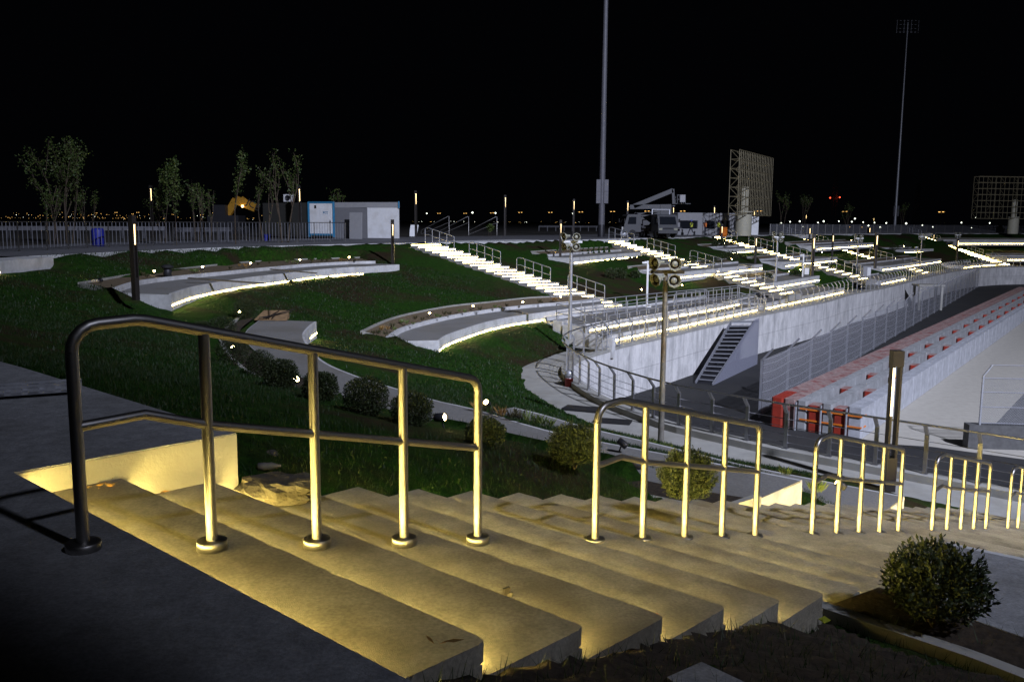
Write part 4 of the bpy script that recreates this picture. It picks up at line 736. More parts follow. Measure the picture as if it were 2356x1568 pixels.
# ------------------------------------------------------------------ trucks and boom lift
def wheel(b, c, ax, r=.4, w=.25): b.lathe(np.array(c)-np.array((*ax,0))*w/2, [(0,0),(r*.9,0),(r,.04),(r,w-.04),(r*.9,w),(0,w)], 16, (*ax,0))
M['truck_paint'] = mat('truck_paint', (.06,.062,.068), .5, var=.08, scale=4)
def truck(loc, f, label, body='truck_paint'):
    f = np.array(f, float); f /= np.linalg.norm(f); s = np.array((-f[1], f[0])); L3 = lambda a, c, z: np.array((*(np.array(loc[:2])+f*a+s*c), z))
    t = thing('truck', (loc[0], loc[1], 0), label, 'truck')
    prof = [(0,.55),(.02,1.25),(.28,2.1),(.40,2.25),(1.65,2.25),(1.7,.55)]; b = MB(); n = len(prof)
    b.add([L3(-a,-1.0,z) for a, z in prof]+[L3(-a,1.0,z) for a, z in prof], [tuple(range(n))[::-1], tuple(range(n, 2*n))]+[(i, (i+1)%n, n+(i+1)%n, n+i) for i in range(n)]); b.build('cab', M[body], t)
    b = MB(); b.add([L3(-.02+.012,-.86,1.28),L3(-.02+.012,.86,1.28),L3(-.25+.012,.80,2.03),L3(-.25+.012,-.80,2.03)], [(0,1,2,3)]); b.v = [tuple(np.array(v)) for v in b.v]; b.build('windscreen', M['glass'], t)
    for sg in (-1, 1):
        b = MB(); q = [L3(-.35,sg*1.012,1.3),L3(-1.2,sg*1.012,1.3),L3(-1.2,sg*1.012,2.0),L3(-.48,sg*1.012,2.0)]; b.add(q, [(0,1,2,3)]); b.build('side_window', M['glass'], t)
        b = MB(); b.box(L3(.02,sg*.78,.85),(.06,.34,.2),(*f,0)); b.build('headlight', M['horn'], t)
        b = MB(); b.box(L3(.0,sg*1.12,1.65),(.08,.16,.36),(*f,0)); b.build('mirror', M['black'], t)
    b = MB(); b.box(L3(.02,0,.92),(.05,1.0,.12),(*f,0)); b.build('grille', M['dark_metal'], t); b = MB(); b.box(L3(.02,0,.58),(.12,2.0,.26),(*f,0)); b.build('bumper', M[body], t)
    b = MB(); b.box(L3(-3.6,0,.75),(4.4,.9,.25),(*f,0)); b.box(L3(-3.8,0,.98),(4.0,2.0,.12),(*f,0)); b.build('chassis', M['dark_metal'], t)
    for a in (-.85,-4.4):
        for sg in (-.88,.88): b = MB(); wheel(b, L3(a,sg,.4), s); b.build('wheel', M['black'], t)
    return t, L3
p = at(1541,541,0); sc = p[1]*1.0
t1, L3 = truck(atY(1537,530,84), (.25,-1), 'white flatbed truck facing the viewer below the lift basket')
b = MB()
for z_ in (1.1,1.55,2.1): b.bar(L3(-1.8,1.0,z_),L3(-5.6,1.0,z_),.06)
for a in (-1.8,-3.7,-5.6): b.bar(L3(a,1.0,1.0),L3(a,1.0,2.1),.06)
b.build('side_rack', M['galv'], t1)
b = MB(); b.bar(L3(-1.8,-.9,1.0),L3(-1.8,-.9,2.75),.08); b.bar(L3(-1.8,.9,1.0),L3(-1.8,.9,2.75),.08); b.bar(L3(-1.8,-.9,2.72),L3(-1.8,.9,2.72),.08); b.build('headboard', M['galv'], t1)
t2, L4 = truck(atY(1430,530,87.5), (-1,-.12), 'white boom lift truck facing left with its arm folded upward')
Yb = 88.2
def bp(px, py): return atY(px, py, Yb)
def boom(a, c, w, nm, m='truck_paint'): b = MB(); b.bar(bp(*a), bp(*c), .36, w*.78); return b.build(nm, M[m], t2)
Z2 = lambda x, y: (1265.5+x*.2935, 322+y*.2935)
boom(Z2(655,585), Z2(770,668), .75, 'turret_arm'); boom(Z2(690,600), Z2(890,545), .36, 'lower_arm'); boom(Z2(660,580), Z2(900,575), .28, 'lower_link'); boom(Z2(625,525), Z2(915,522), .55, 'main_boom'); boom(Z2(655,520), Z2(962,395), .55, 'upper_boom'); boom(Z2(962,385), Z2(968,520), .32, 'jib_arm')
b = MB(); b.bar(bp(*Z2(905,505)), bp(*Z2(905,590)), .5, 1.1); b.build('elbow', M['truck_paint'], t2); b = MB(); b.bar(bp(*Z2(650,690)), bp(*Z2(840,690)), 1.9, .5); b.build('turret', M['dark_metal'], t2)
b = MB(); x0, x1, y0, y1 = 992, 1053, 432, 500; cx = [bp(*Z2(x0,y1)), bp(*Z2(x1,y1)), bp(*Z2(x1,y0)), bp(*Z2(x0,y0))]
for dy in (-.5, .5):
    q = [c+np.array((0,dy,0)) for c in cx]
    for i in range(4): b.bar(q[i], q[(i+1)%4], .05)
    b.bar((q[0]+q[3])/2, (q[1]+q[2])/2, .06); b.bar((q[0]+q[1])/2, (q[2]+q[3])/2, .06)
for c in cx: b.bar(c-np.array((0,.5,0)), c+np.array((0,.5,0)), .07)
b.box((cx[0]+cx[1])/2, (1.8,1.05,.06)); b.build('basket', M['truck_paint'], t2); b = MB(); b.box((cx[0]*.4+cx[3]*.6)+np.array((.5,-.4,0)), (.5,.3,.7)); b.build('control_box', M['grey_panel'], t2)
# compact machine (generator) near the fence end
p = at(1440,546,0); t = thing('generator', p, 'small wheeled lamp generator in front of the boom lift', 'generator'); b = MB(); b.box(p+np.array((0,0,.75)),(.9,.6,.55)); b.build('engine_box', M['white_paint'], t)
b = MB(); wheel(b, p+np.array((-.3,-.3,.35)), (0,1), .33, .15); wheel(b, p+np.array((.3,-.3,.35)), (0,1), .33, .15); b.build('wheels', M['galv'], t)
# excavator behind the container
Ye = 92.; ZA = lambda x, y: (x*.3418, 164.05*1.683+y*.3418)
ea = [ZA(1530,640), ZA(1590,535), ZA(1625,527), ZA(1720,590)]; q = atY(548,505,Ye); t = thing('excavator', (q[0], q[1], 0), 'yellow excavator arm raised between the trees, lit by a work lamp', 'excavator')
b = MB(); b.bar(atY(*ea[0],Ye), atY(*ea[1],Ye), .5, .7); b.build('boom', M['yellow'], t); b = MB(); b.bar(atY(*ea[1],Ye)-np.array((.1,0,0)), atY(*ea[3],Ye), .45, .85); b.bar(atY(*ea[2],Ye), atY(*ZA(1720,600),Ye), .35, .5); arm_o = b.build('dipper_arm', M['yellow'], t)
b = MB(); b.box((q[0]-1.2,q[1],1.3),(3.2,2.4,1.2)); b.box((q[0]-1.6,q[1]-.5,2.2),(1.3,1.2,1.5)); b.build('engine_body', M['dark_metal'], t); b = MB(); b.box((q[0]-1,q[1]-1,.4),(3.6,.6,.8)); b.box((q[0]-1,q[1]+1,.4),(3.6,.6,.8)); b.build('track', M['black'], t)  # body coloured dark in place of the night shade that hides it
b = MB(); b.ball(atY(*ZA(1632,580),Ye-.4), .13, 8, 6); b.build('work_lamp', M['lampball'] if 'lampball' in M else M.setdefault('lampball', emit('work_lamp_glow', (1.,.7,.25), 9)), t)
cu = bpy.data.curves.new('arm_lettering', 'FONT'); cu.body = 'JCB'; cu.size = 1.0; cu.extrude = .01; fo = bpy.data.objects.new('fo', cu); C.objects.link(fo); bpy.context.view_layer.update(); me = bpy.data.meshes.new_from_object(fo.evaluated_get(bpy.context.evaluated_depsgraph_get())); bpy.data.objects.remove(fo); me.materials.clear(); me.materials.append(M['black']); o = bpy.data.objects.new('arm_lettering', me); C.objects.link(o); o.parent = arm_o
pa, pb = atY(*ZA(1652,552),Ye-.26), atY(*ZA(1715,588),Ye-.26); dxx = pb-pa; o.location = tuple(pa-np.array(t.location)-np.array((0,0,.2))); o.rotation_euler = (math.radians(90), math.atan2(-dxx[2], dxx[0]), 0)
# ------------------------------------------------------------------ vegetation
def leaves(P, D, size, asp=.5, droop=0.):
    """one pointed quad leaf per point P along direction D."""
    n = len(P); D = D/ (np.linalg.norm(D, axis=1)[:,None]+1e-9); R_ = RNG.normal(size=(n,3)); S = np.cross(D, R_); S /= np.linalg.norm(S, axis=1)[:,None]+1e-9
    sz = (size*RNG.uniform(.65, 1.3, n))[:,None]; V = np.stack([P, P+D*sz*.5+S*sz*asp*.5, P+D*sz-np.array((0,0,droop))*sz, P+D*sz*.5-S*sz*asp*.5], 1).reshape(-1,3)
    return V, np.arange(4*n).reshape(-1,4)
def tree(loc, h, spread, nst, nleaf, lab, bare=0., lean=0., clear=.3, leafsize=.2, rad=.2):
    t = thing('tree', loc, lab, 'tree', 'young trees on the promenade'); b = MB(); tips = []; L0 = np.array(loc, float)
    def grow(p, d, L, r, dep):
        q = [p]; 
        for k in range(3):
            d = d+RNG.normal(size=3)*(.13 if dep else .035); d[2] += .05; d /= np.linalg.norm(d); q.append(q[-1]+d*L/3)
        b.tube(q, [r, r*.88, r*.76, r*.62], 6 if dep < 2 else 4, False); e = q[-1]
        if dep >= 3 or r < .008: tips.extend([(x, d) for x in q[1:]]); return
        if dep >= 1: tips.extend([(x, d) for x in q[2:]])
        for k in range(int(RNG.integers(2, 4))):
            a = RNG.uniform(0, 2*math.pi); nd = d+np.array((math.cos(a), math.sin(a), RNG.uniform(-.1,.5)))*RNG.uniform(.35,.8)*spread; nd /= np.linalg.norm(nd); grow(q[-1-(k % 2)], nd, L*RNG.uniform(.6,.8), r*.6, dep+1)
    for s_ in range(nst):
        a = 2*math.pi*s_/max(1, nst)+.5; off_ = np.array((math.cos(a), math.sin(a), 0))*(.12*nst if nst > 1 else 0); d = np.array((math.cos(a)*.18*(nst > 1)+lean, math.sin(a)*.18*(nst > 1), 1.)); d /= np.linalg.norm(d)
        grow(L0+off_, d, h*max(clear, .34), .012*h+.02 if nst < 3 else .009*h+.02, 0)
    T = np.array([x for x, _ in tips]); Dd = np.array([x for _, x in tips])
    zs = h/((T[:,2]-L0[2]).max()+.1); rx = min(1.3, rad*h/np.percentile(np.hypot(T[:,0]-L0[0], T[:,1]-L0[1]), 90)); T = L0+(T-L0)*np.array((rx,rx,zs)); b.v = [tuple(L0+(np.array(v)-L0)*np.array((rx,rx,zs))) for v in b.v]; b.build('trunk', M['bark'], t)
    i = RNG.integers(0, len(T), nleaf); Pp = T[i]+RNG.normal(size=(nleaf,3))*np.array((.11,.11,.10))*h/5; V, Fq = leaves(Pp, Dd[i]*.4+RNG.normal(size=(nleaf,3)), leafsize, .55); fastmesh('foliage', V, Fq, M['treeleaf'], t); return t
for x, yt, d, spr, nst, nl, lab, cl, dark in [(146,322,52,.62,5,3200,'largest bushy tree with many stems at the far left',.34,0), (205,425,58,.8,2,260,'small sparse tree right of the bushiest one',.34,0), (117,430,50,.45,2,420,'low thin tree partly in front of the bushiest one',.3,0), (405,366,50,.42,1,1000,'slim tree with a bare trunk and a tight bright crown',.62,0), (372,415,53,.7,3,560,'loose shrub-like tree left of the slim bright tree',.3,0), (452,412,56,.75,3,420,'dim spreading tree right of the slim bright tree',.3,0),
   (478,430,60,.6,2,220,'faint thin tree between the slim tree and the excavator',.3,0), (541,346,52,.42,1,520,'tall narrow tree in front of the excavator arm',.42,0), (655,350,58,.66,2,650,'airy wide tree in front of the container side',.34,0), (610,380,60,.6,2,360,'dim tree between the excavator and the airy tree',.34,0), (778,432,80,.7,2,160,'bare dim tree top behind the cabins',.34,0), (1127,515,88,.9,2,220,'small lit shrub tree on the promenade left of the lone lamp post',.3,0),
   (1800,440,150,.6,2,300,'faint tree right of the billboard frame',.34,0), (1848,450,155,.6,2,260,'second faint tree right of the billboard frame',.34,0), (1948,465,165,.6,2,220,'faint tree under the red beacons',.34,0), (2075,465,175,.6,2,200,'faint tree right of the far mast',.34,0)]:
    p = atY(x, 520, d); hh = H0+(hz(x)-yt)*d/2020; tree((p[0], p[1], 0), hh, spr, nst, nl, lab, clear=cl, leafsize=.14 if d < 70 else .26, rad={146:.23,405:.11,541:.11,655:.19}.get(x, .17))
def bush(p, w, h, n, lab, leaf=.03, sprig=False, cat='bush', grp='round clipped bushes'):
    t = thing('round_bush', p, lab, cat, grp); p = np.array(p, float); b = MB()
    for k in range(9):
        a = RNG.uniform(0, 6.28); e = p+np.array((math.cos(a)*w*.3, math.sin(a)*w*.3, h*RNG.uniform(.4,.7))); b.tube([p-np.array((0,0,.05)), (p+e)/2+RNG.normal(size=3)*.02, e], [.012, .009, .004], 5, False)
    b.build('stems', M['bark'], t)
    u = RNG.normal(size=(n,3)); u /= np.linalg.norm(u, axis=1)[:,None]; rr = RNG.uniform(.0, 1, n)**.35; lump = 1+.06*np.sin(u[:,0]*5+p[0]*3)*np.cos(u[:,1]*4+p[1])+.04*np.sin(u[:,2]*7+p[0])
    keep = np.sin(u[:,0]*9+p[1])*np.sin(u[:,1]*8+p[0])*np.sin(u[:,2]*7) < .75; u, rr, lump = u[keep], rr[keep], lump[keep]; cc = p+np.array((0,0,h*.5))
    Pp = cc+u*(rr*lump)[:,None]*np.array((w/2, w/2, h*.52)); Pp[:,2] = np.maximum(Pp[:,2], p[2]+.02)
    if sprig:
        m = 7; base = np.repeat(Pp, m, 0); up_ = np.repeat(u*.55+np.array((0,0,.7)), m, 0); kk = np.tile(np.arange(m), len(Pp))[:,None]; up_ /= np.linalg.norm(up_, axis=1)[:,None]
        V, Fq = leaves(base+up_*kk*.012, up_*.75+RNG.normal(size=up_.shape)*.55, leaf, .42)
    else: V, Fq = leaves(Pp, u*.8+np.array((0,0,.35))+RNG.normal(size=u.shape)*.6, leaf, .5)
    fastmesh('foliage', V, Fq, M['leaf'], t); return t
pB = at(2150, 1425, z1+.08); bush(pB, .54, .42, 1100, 'large dark leafy bush in the soil bed at the lower right corner', .036, True)
BL_ = [(600,868,78,.8,'third round bush from the far end of the bush row'), (648,893,86,.75,'round bush just left of the glaring spotlight'), (737,921,90,.72,'round bush just right of the glaring spotlight'), (843,953,116,.74,'widest round bush in the row, beside a small gap'), (948,977,106,.72,'round bush behind the first handrail, fifth post side'), (1115,1027,102,.66,'round bush with a lit left edge'), (1322,1062,124,.62,'round bush glowing yellow-green on its right side'), (1580,1142,128,.76,'large round bush behind the second handrail'), (537,838,84,.75,'round bush with a small light inside it'), (514,775,66,.7,'brownish bush at the far end of the bush row'), (567,735,64,.7,'dim bush beside the small bright spotlight on the slope'), (465,765,50,.5,'low straw bush at the far end of the row')]
for x, y, w_, asp, lab in BL_:
    p = march(x, y); p[2] -= .03; d = p[1]; w = w_*d/2020*.93; hh = w*min(.9, asp*1.2)
    bush(p, w, hh, int(1700 if d < 9.5 else 7500 if d < 15 else 4200), lab, .020+.0018*d*.4, d < 9.5)
for i, (x, y, w_, z) in enumerate([(1405,640,30,0),(1427,640,30,0),(1460,640,22,0),(1585,622,40,0),(1630,613,30,0),(1650,612,30,0),(1674,604,38,0),(1688,600,28,0),(1645,566,14,0),(1668,566,22,0),(1660,560,16,0),(2055,577,18,0),(2085,572,20,0),(2120,572,16,0),(1765,645,22,0),(1830,640,26,0),(1900,618,18,0),(1690,563,18,0)]):
    p = march(x, y); w = w_*p[1]/2020; bush(p, w, w*.75, 420, ['dark bush left of the bright one on the slope','yellow-lit bush on the slope below the second-row edge','small dark bush right of the bright one','bush behind the loudspeakers lit from below','dark bush right of the second lit stairs rail','second dark bush right of the second lit stairs rail','round bush with a spotlight in front of it','round bush right of the one with a spotlight','small bright yellow shrub near the billboard pole','dark shrub beside the small bright one','low shrub under the billboard edge wall','bright shrub at the left end of the small middle platform','dark shrub on the small middle platform bed','last shrub on the small middle platform bed','sparse plant at the left end of the white box platform','plant next to the spotlight on the white box platform','low plant on the third stairs bed','shrub near the third lit stairs top'][i], .13)
def tuftproto(kind, n=26, h=.2, w=.16):
    t = bpy.data.objects.new('grass_tuft', None); C.objects.link(t); a = RNG.uniform(0, 6.28, n); rr = RNG.uniform(0, .05, n); Pp = np.stack([np.cos(a)*rr, np.sin(a)*rr, np.zeros(n)], 1); D = np.stack([np.cos(a)*RNG.uniform(.1,.75,n), np.sin(a)*RNG.uniform(.1,.75,n), np.ones(n)], 1)
    V, Fq = leaves(Pp, D, h, .09, .15); fastmesh('blades', V, Fq, M[kind], t); return t
TP = {k: tuftproto(k, 34) for k in ('tuft_g','tuft_d','tuft_o')}; ZB = lambda x, y: (748+x*.2935, 403+y*.2935); ZC = lambda x, y: (517.7+x*.3418, 661.5+y*.3418); ZAA = lambda x, y: (x*.3418, 276.1+y*.3418); ZE = lambda x, y: (1208+x*.2935, 632.8+y*.2935); ZF = lambda x, y: (1668+x*.2935, 690+y*.2935)
tufts = [(ZB(*q), z3+.24, k) for q, k in [((375,1245),'tuft_d'),((415,1240),'tuft_d'),((440,1215),'tuft_o'),((490,1210),'tuft_o'),((470,1250),'tuft_d'),((525,1195),'tuft_d'),((545,1215),'tuft_g'),((600,1160),'tuft_g'),((640,1165),'tuft_g'),((690,1170),'tuft_g'),((710,1125),'tuft_d'),((760,1140),'tuft_d'),((875,1110),'tuft_g'),((900,1115),'tuft_g'),((935,1095),'tuft_d'),((975,1095),'tuft_d'),((1050,1070),'tuft_g'),((1095,1075),'tuft_g'),((1215,1060),'tuft_d'),((1330,1040),'tuft_g'),((1370,1045),'tuft_g'),((1425,1030),'tuft_d'),((1680,1000),'tuft_d'),((1700,1003),'tuft_d'),((1785,985),'tuft_o'),((1810,985),'tuft_o')]]
tufts += [(ZAA(*q), z1+.17, k) for q, k in [((965,1050),'tuft_d'),((990,1060),'tuft_d'),((1290,1020),'tuft_g'),((1325,1022),'tuft_g'),((1310,1025),'tuft_g'),((1550,1005),'tuft_d'),((1610,985),'tuft_o'),((1655,990),'tuft_o'),((1740,975),'tuft_d'),((1815,965),'tuft_d'),((1935,960),'tuft_g'),((1970,962),'tuft_g'),((2000,962),'tuft_g'),((2100,955),'tuft_d'),((2170,950),'tuft_d'),((2310,945),'tuft_o'),((600,1085),'tuft_o')]]
tufts += [(ZB(*q), z1+.17, k) for q, k in [((15,675),'tuft_d'),((120,670),'tuft_o'),((160,668),'tuft_o'),((235,675),'tuft_d')]]
tufts += [(ZC(*q), z2+.02, k) for q, k in [((1700,825),'tuft_o'),((1745,840),'tuft_d'),((1800,850),'tuft_d'),((1860,865),'tuft_o'),((1930,885),'tuft_d'),((1985,890),'tuft_d'),((2045,905),'tuft_g'),((2100,915),'tuft_g'),((2140,922),'tuft_g'),((2190,932),'tuft_g')]]
tufts += [(ZE(*q), -3.2, k) for q, k in [((960,1345),'tuft_g'),((990,1350),'tuft_g'),((1050,1365),'tuft_g'),((1100,1375),'tuft_g'),((1115,1370),'tuft_g')]]
tufts += [((1804,1092), -2.6, 'tuft_g'), ((1812,1093), -2.6, 'tuft_g'), ((1872,1128), -2.35, 'tuft_g'), ((1882,1132), -2.35, 'tuft_g'), ((1890,1128), -2.35, 'tuft_g')]
zoneL = {'tuft_g': 'green grass tuft', 'tuft_d': 'dark grass tuft', 'tuft_o': 'straw-coloured grass tuft'}; used = {}
for (px, py), z, k in tufts:
    p = at(px, py, z); zn = ' in the bed of the sand-coloured curved platform' if z == z3+.24 else (' in the bed of the planked platform' if z == z1+.17 else (' at the front edge of the bush row platform' if z == z2+.02 else ' beside the lower path near the loudspeaker pole'))
    o = TP[k] if k not in used else dup(TP[k]); used[k] = 1; o.location = tuple(map(float, p)); o.rotation_euler = (0,0,RNG.uniform(0,6.28)); s_ = RNG.uniform(.75,1.25)*(1.0 if py > 600 else .8); o.scale = (s_,)*3; tag(o, zoneL[k]+zn, 'grass tuft', zoneL[k]+'s'+zn)
# ------------------------------------------------------------------ garden spotlights
def spot(p, aim, lab, r=.045, lamp=True):
    p = np.array(p, float); a_ = np.array(aim, float); a_ /= np.linalg.norm(a_); t = thing('garden_spotlight', p, lab, 'spotlight', 'small garden spotlights'); c = p+np.array((0,0,.16))
    b = MB(); b.lathe(c, [(0,-.14),(.05,-.14),(.055,-.12),(.055,.02),(.048,.02),(.046,-.01)], 12, a_); b.tube([p, c-a_*.05], .012, 6); b.build('lamp_body', M['dark_metal'], t)
    b = MB(); b.lathe(c, [(.0,.018),(.03,.014),(.046,-.002)], 12, a_); b.build('lens', M['spot'] if lamp else M['glass'], t); return t
def glow(t, d, e, ang=75):
    l = bpy.data.lights.new('spotlight_beam', 'SPOT'); l.energy = e; l.color = (1., .72, .30); l.spot_size = math.radians(ang); l.spot_blend = .6; l.shadow_soft_size = .04
    o = bpy.data.objects.new('spotlight_beam', l); C.objects.link(o); o.parent = t; d = Vector(d).normalized(); o.location = tuple(Vector((0,0,.16))+d*.04); o.rotation_euler = d.to_track_quat('-Z', 'Y').to_euler()
GLOW = {'spotlight lighting the yellow-green bush': 14, 'glaring spotlight between two round bushes': 5, 'spotlight hidden by the corner of the first handrail': 9, 'bright spotlight at the path edge facing the viewer': 4, 'spotlight washing the kerb at the left of the planked platform': 22, 'spotlight beside the bright green tufts': 14, 'strongest glaring spotlight of the sandy bed': 20, 'spotlight at the left of the sandy bed': 10, 'black spotlight aimed at the pale tuft near the stairs': 10, 'spotlight right of the three green tufts': 10, 'spotlight beside the dark post behind the loudspeakers': 30, 'spotlight on the upper bed left of the dark lamp': 30, 'spotlight washing the upper bed soil': 30, 'spotlight on the grass above the upper bed': 30, 'glaring far spotlight above the far lower platform': 60, 'spotlight in front of a round bush right of the second stairs': 25, 'spotlight in the bed left of the tall white pole': 40, 'first of three spotlights in a row on the upper slope': 40, 'third of three spotlights in a row on the upper slope': 40}
for (x, y), z, d, lab in [((683,893),None,(.25,-.75,.25),'glaring spotlight between two round bushes'), ((1022,987),None,(.8,-.5,.15),'bright spotlight at the path edge facing the viewer'), ((1118,944),z2+.02,(-.3,-.8,.4),'spotlight hidden by the corner of the first handrail'), ((551,727),None,(.1,-.9,.3),'small bright spotlight on the slope near the dim bush'), ((536,812),None,(.1,-.6,.7),'small light inside a round bush'),
   (ZB(820,1108),z3+.24,(.1,-.9,.5),'spotlight at the left of the sandy bed'), (ZB(1160,1050),z3+.24,(0,-.9,.5),'second spotlight of the sandy bed'), (ZB(1550,1018),z3+.24,(.0,-.9,.25),'strongest glaring spotlight of the sandy bed'), (ZB(1845,974),z3+.24,(0,-.9,.5),'spotlight at the stairs end of the sandy bed'),
   (ZAA(672,1100),z1+.17,(-.6,.3,.3),'spotlight washing the kerb at the left of the planked platform'), (ZAA(1040,1043),z1+.17,(.1,-.9,.4),'spotlight beside the dark canister'), (ZAA(1365,1012),z1+.17,(.1,-.9,.35),'spotlight beside the bright green tufts'), (ZAA(1688,985),z1+.17,(0,-.9,.5),'spotlight in the middle of the planked platform bed'), (ZAA(2020,960),z1+.17,(0,-.9,.5),'spotlight right of the three green tufts'), (ZAA(2350,940),z1+.17,(0,-.9,.5),'spotlight near the right end of the planked platform bed'), (ZB(188,664),z1+.17,(0,-.9,.5),'last spotlight of the planked platform bed'),
   ((1425,1037),z2+.03,(-.72,.35,.55),'spotlight lighting the yellow-green bush'), ((1453,1090),z2+.03,(-.8,-.2,.4),'dark unlit spotlight on the path below the lit bush'), ((1925,1133),-2.5,(-.9,.2,.6),'black spotlight aimed at the pale tuft near the stairs')]:
    p = march(x, y) if z is None else at(x, y, z); t_s = spot(p, d, lab, lamp='unlit' not in lab); glow(t_s, d, GLOW[lab]) if lab in GLOW else None
for i, ((x, y), lab) in enumerate([(ZB(1810,612),'spotlight on the upper bed left of the dark lamp'), (ZB(2090,612),'spotlight washing the upper bed soil'), (ZB(2220,590),'spotlight on the grass above the upper bed'), (Z2(685,1012),'spotlight beside the dark post behind the loudspeakers'), (Z2(1050,990),'spotlight just right of the loudspeakers'), (Z2(1425,948),'spotlight in front of a round bush right of the second stairs'), (Z2(1738,922),'spotlight in the bed left of the tall white pole'), (Z2(1790,910),'small spotlight right of the tall white pole'), (Z2(1910,815),'first of three spotlights in a row on the upper slope'), (Z2(1990,813),'second of three spotlights in a row on the upper slope'), (Z2(2048,810),'third of three spotlights in a row on the upper slope'), (Z2(1873,1045),'spotlight in the bed behind the white box platform'), (Z2(1962,1030),'spotlight at the white box pole'), (Z2(1368,822),'spotlight under the billboard edge wall'), (Z2(1690,1080),'small spotlight left of the second speaker pole bed'), (Z2(2260,797),'spotlight right of the three in a row'), (Z2(2132,890),'small spotlight on the slope below the third row'), (Z2(718,1190),'spotlight behind the first ramp railing post row'), (Z2(1035,1155),'spotlight in the bed behind the ramp railings'),
   ((1783+598*.2436,322+958*.2436),'spotlight on the fourth row left'), ((1783+722*.2436,322+955*.2436),'spotlight on the fourth row right'), ((1783+1136*.2436,322+1133*.2436),'glaring far spotlight above the far lower platform'), ((1783+1218*.2436,322+1012*.2436),'far spotlight behind the small middle platform'), ((1783+1382*.2436,322+1008*.2436),'far spotlight at the right end of the small middle platform'), ((1783+1372*.2436,322+1100*.2436),'tiny far spotlight under the small middle platform')]):
    p = march(x, y); t_s = spot(p, (-.1,-.9,.35) if i not in (0,1,2) else (.2,.5,-.1), lab); d_ = (-.1,-.6,.1) if i not in (0,1,2,3) else ((.2,.5,-.2) if i < 3 else (-.9,.3,.3)); glow(t_s, d_, GLOW[lab]) if lab in GLOW else None
for i, (x, y) in enumerate([(1630,938),(1820,940),(2050,940),(2245,940),(2290,1082)]):
    p = march(1783+x*.2436, 322+y*.2436+.5); t_s = spot(p, (-.6,.6,-.25), ['wall-wash spotlight nearest the far long stairs','second wash spotlight right of the far long stairs','third wash spotlight right of the far long stairs','fourth wash spotlight right of the far long stairs','lone wash spotlight on the lower far slope'][i]); glow(t_s, (-.75,.5,-.25), 160, 40)
# ------------------------------------------------------------------ people
def person(loc, h, pose, lab, vest=None, helmet=False, face=0.):
    t = thing('person', loc, lab, 'person', 'workers on the promenade'); J = pose; s_ = h/1.75; R_ = Matrix.Rotation(face, 3, 'Z'); X = {k: np.array(R_ @ Vector(v))*s_+np.array(loc, float) for k, v in J.items()}
    E_ = [('hip','chest'),('chest','neck'),('neck','head'),('chest','shl'),('shl','ell'),('ell','hal'),('chest','shr'),('shr','elr'),('elr','har'),('hip','hl'),('hl','kl'),('kl','al'),('al','tl'),('hip','hr'),('hr','kr'),('kr','ar'),('ar','tr')]
    rad = dict(hip=.15,chest=.15,neck=.06,head=.10,shl=.075,shr=.075,ell=.05,elr=.05,hal=.04,har=.04,hl=.10,hr=.10,kl=.065,kr=.065,al=.045,ar=.045,tl=.04,tr=.04); ks = list(X); me = bpy.data.meshes.new('body'); me.from_pydata([tuple(X[k]-np.array(loc)) for k in ks], [(ks.index(a), ks.index(c)) for a, c in E_], []); o = bpy.data.objects.new('body', me); C.objects.link(o); o.parent = t
    md = o.modifiers.new('s', 'SKIN'); sv = me.skin_vertices[0].data
    for i, k in enumerate(ks): sv[i].radius = (rad[k]*s_, rad[k]*s_); sv[i].use_root = (k == 'hip')
    o.modifiers.new('u', 'SUBSURF').levels = 1; o.modifiers['u'].render_levels = 1; me.materials.append(M['clothes'])
    b = MB(); b.ball(X['head']+np.array((0,0,.03))*s_, .115*s_, 10, 8, (.9,.95,1.15)); b.build('head_skin', M['skin'], t)
    b = MB(); hc = X['head']+np.array((0,0,.075))*s_; b.ball(hc, .13*s_, 10, 6, (1,1.05,.8)) ; b.build('helmet' if helmet else 'hair', M['helm'] if helmet else M['clothes'], t)
    if vest: b = MB(); c_, n_ = X['hip'], X['neck']; b.tube([c_+(n_-c_)*.05, c_+(n_-c_)*.5, c_+(n_-c_)*.8, c_+(n_-c_)*.95], [.17*s_,.185*s_,.20*s_,.10*s_], 10); b.build('vest', M[vest], t)
    return t
stand = dict(hip=(0,0,.95),chest=(0,.0,1.28),neck=(0,0,1.50),head=(0,-.02,1.64),shl=(-.19,0,1.40),ell=(-.25,-.02,1.13),hal=(-.24,-.12,.90),shr=(.19,0,1.40),elr=(.26,0,1.13),har=(.25,-.1,.90),hl=(-.09,0,.90),kl=(-.10,-.02,.50),al=(-.10,.02,.08),tl=(-.10,-.14,.03),hr=(.09,0,.90),kr=(.10,-.02,.50),ar=(.10,.02,.08),tr=(.10,-.14,.03))
walk = dict(stand, kl=(-.10,-.22,.52),al=(-.1,-.36,.09),tl=(-.1,-.5,.06),kr=(.1,.08,.50),ar=(.1,.38,.14),tr=(.1,.28,.04),ell=(-.26,.12,1.15),hal=(-.25,.02,.93),elr=(.26,-.15,1.15),har=(.25,-.32,1.0))
reach = dict(stand, elr=(.30,-.15,1.55),har=(.26,-.30,1.72),ell=(-.30,-.15,1.5),hal=(-.2,-.32,1.66))
sit = dict(hip=(0,0,.12),chest=(0,.02,.45),neck=(0,-.04,.66),head=(0,-.1,.79),shl=(-.19,0,.57),ell=(-.25,-.1,.32),hal=(-.12,-.34,.24),shr=(.19,0,.57),elr=(.25,-.1,.32),har=(.12,-.34,.24),hl=(-.09,0,.08),kl=(-.11,-.46,.1),al=(-.12,-.5,-.35),tl=(-.12,-.64,-.40),hr=(.09,0,.08),kr=(.11,-.46,.1),ar=(.12,-.48,-.35),tr=(.12,-.62,-.40))
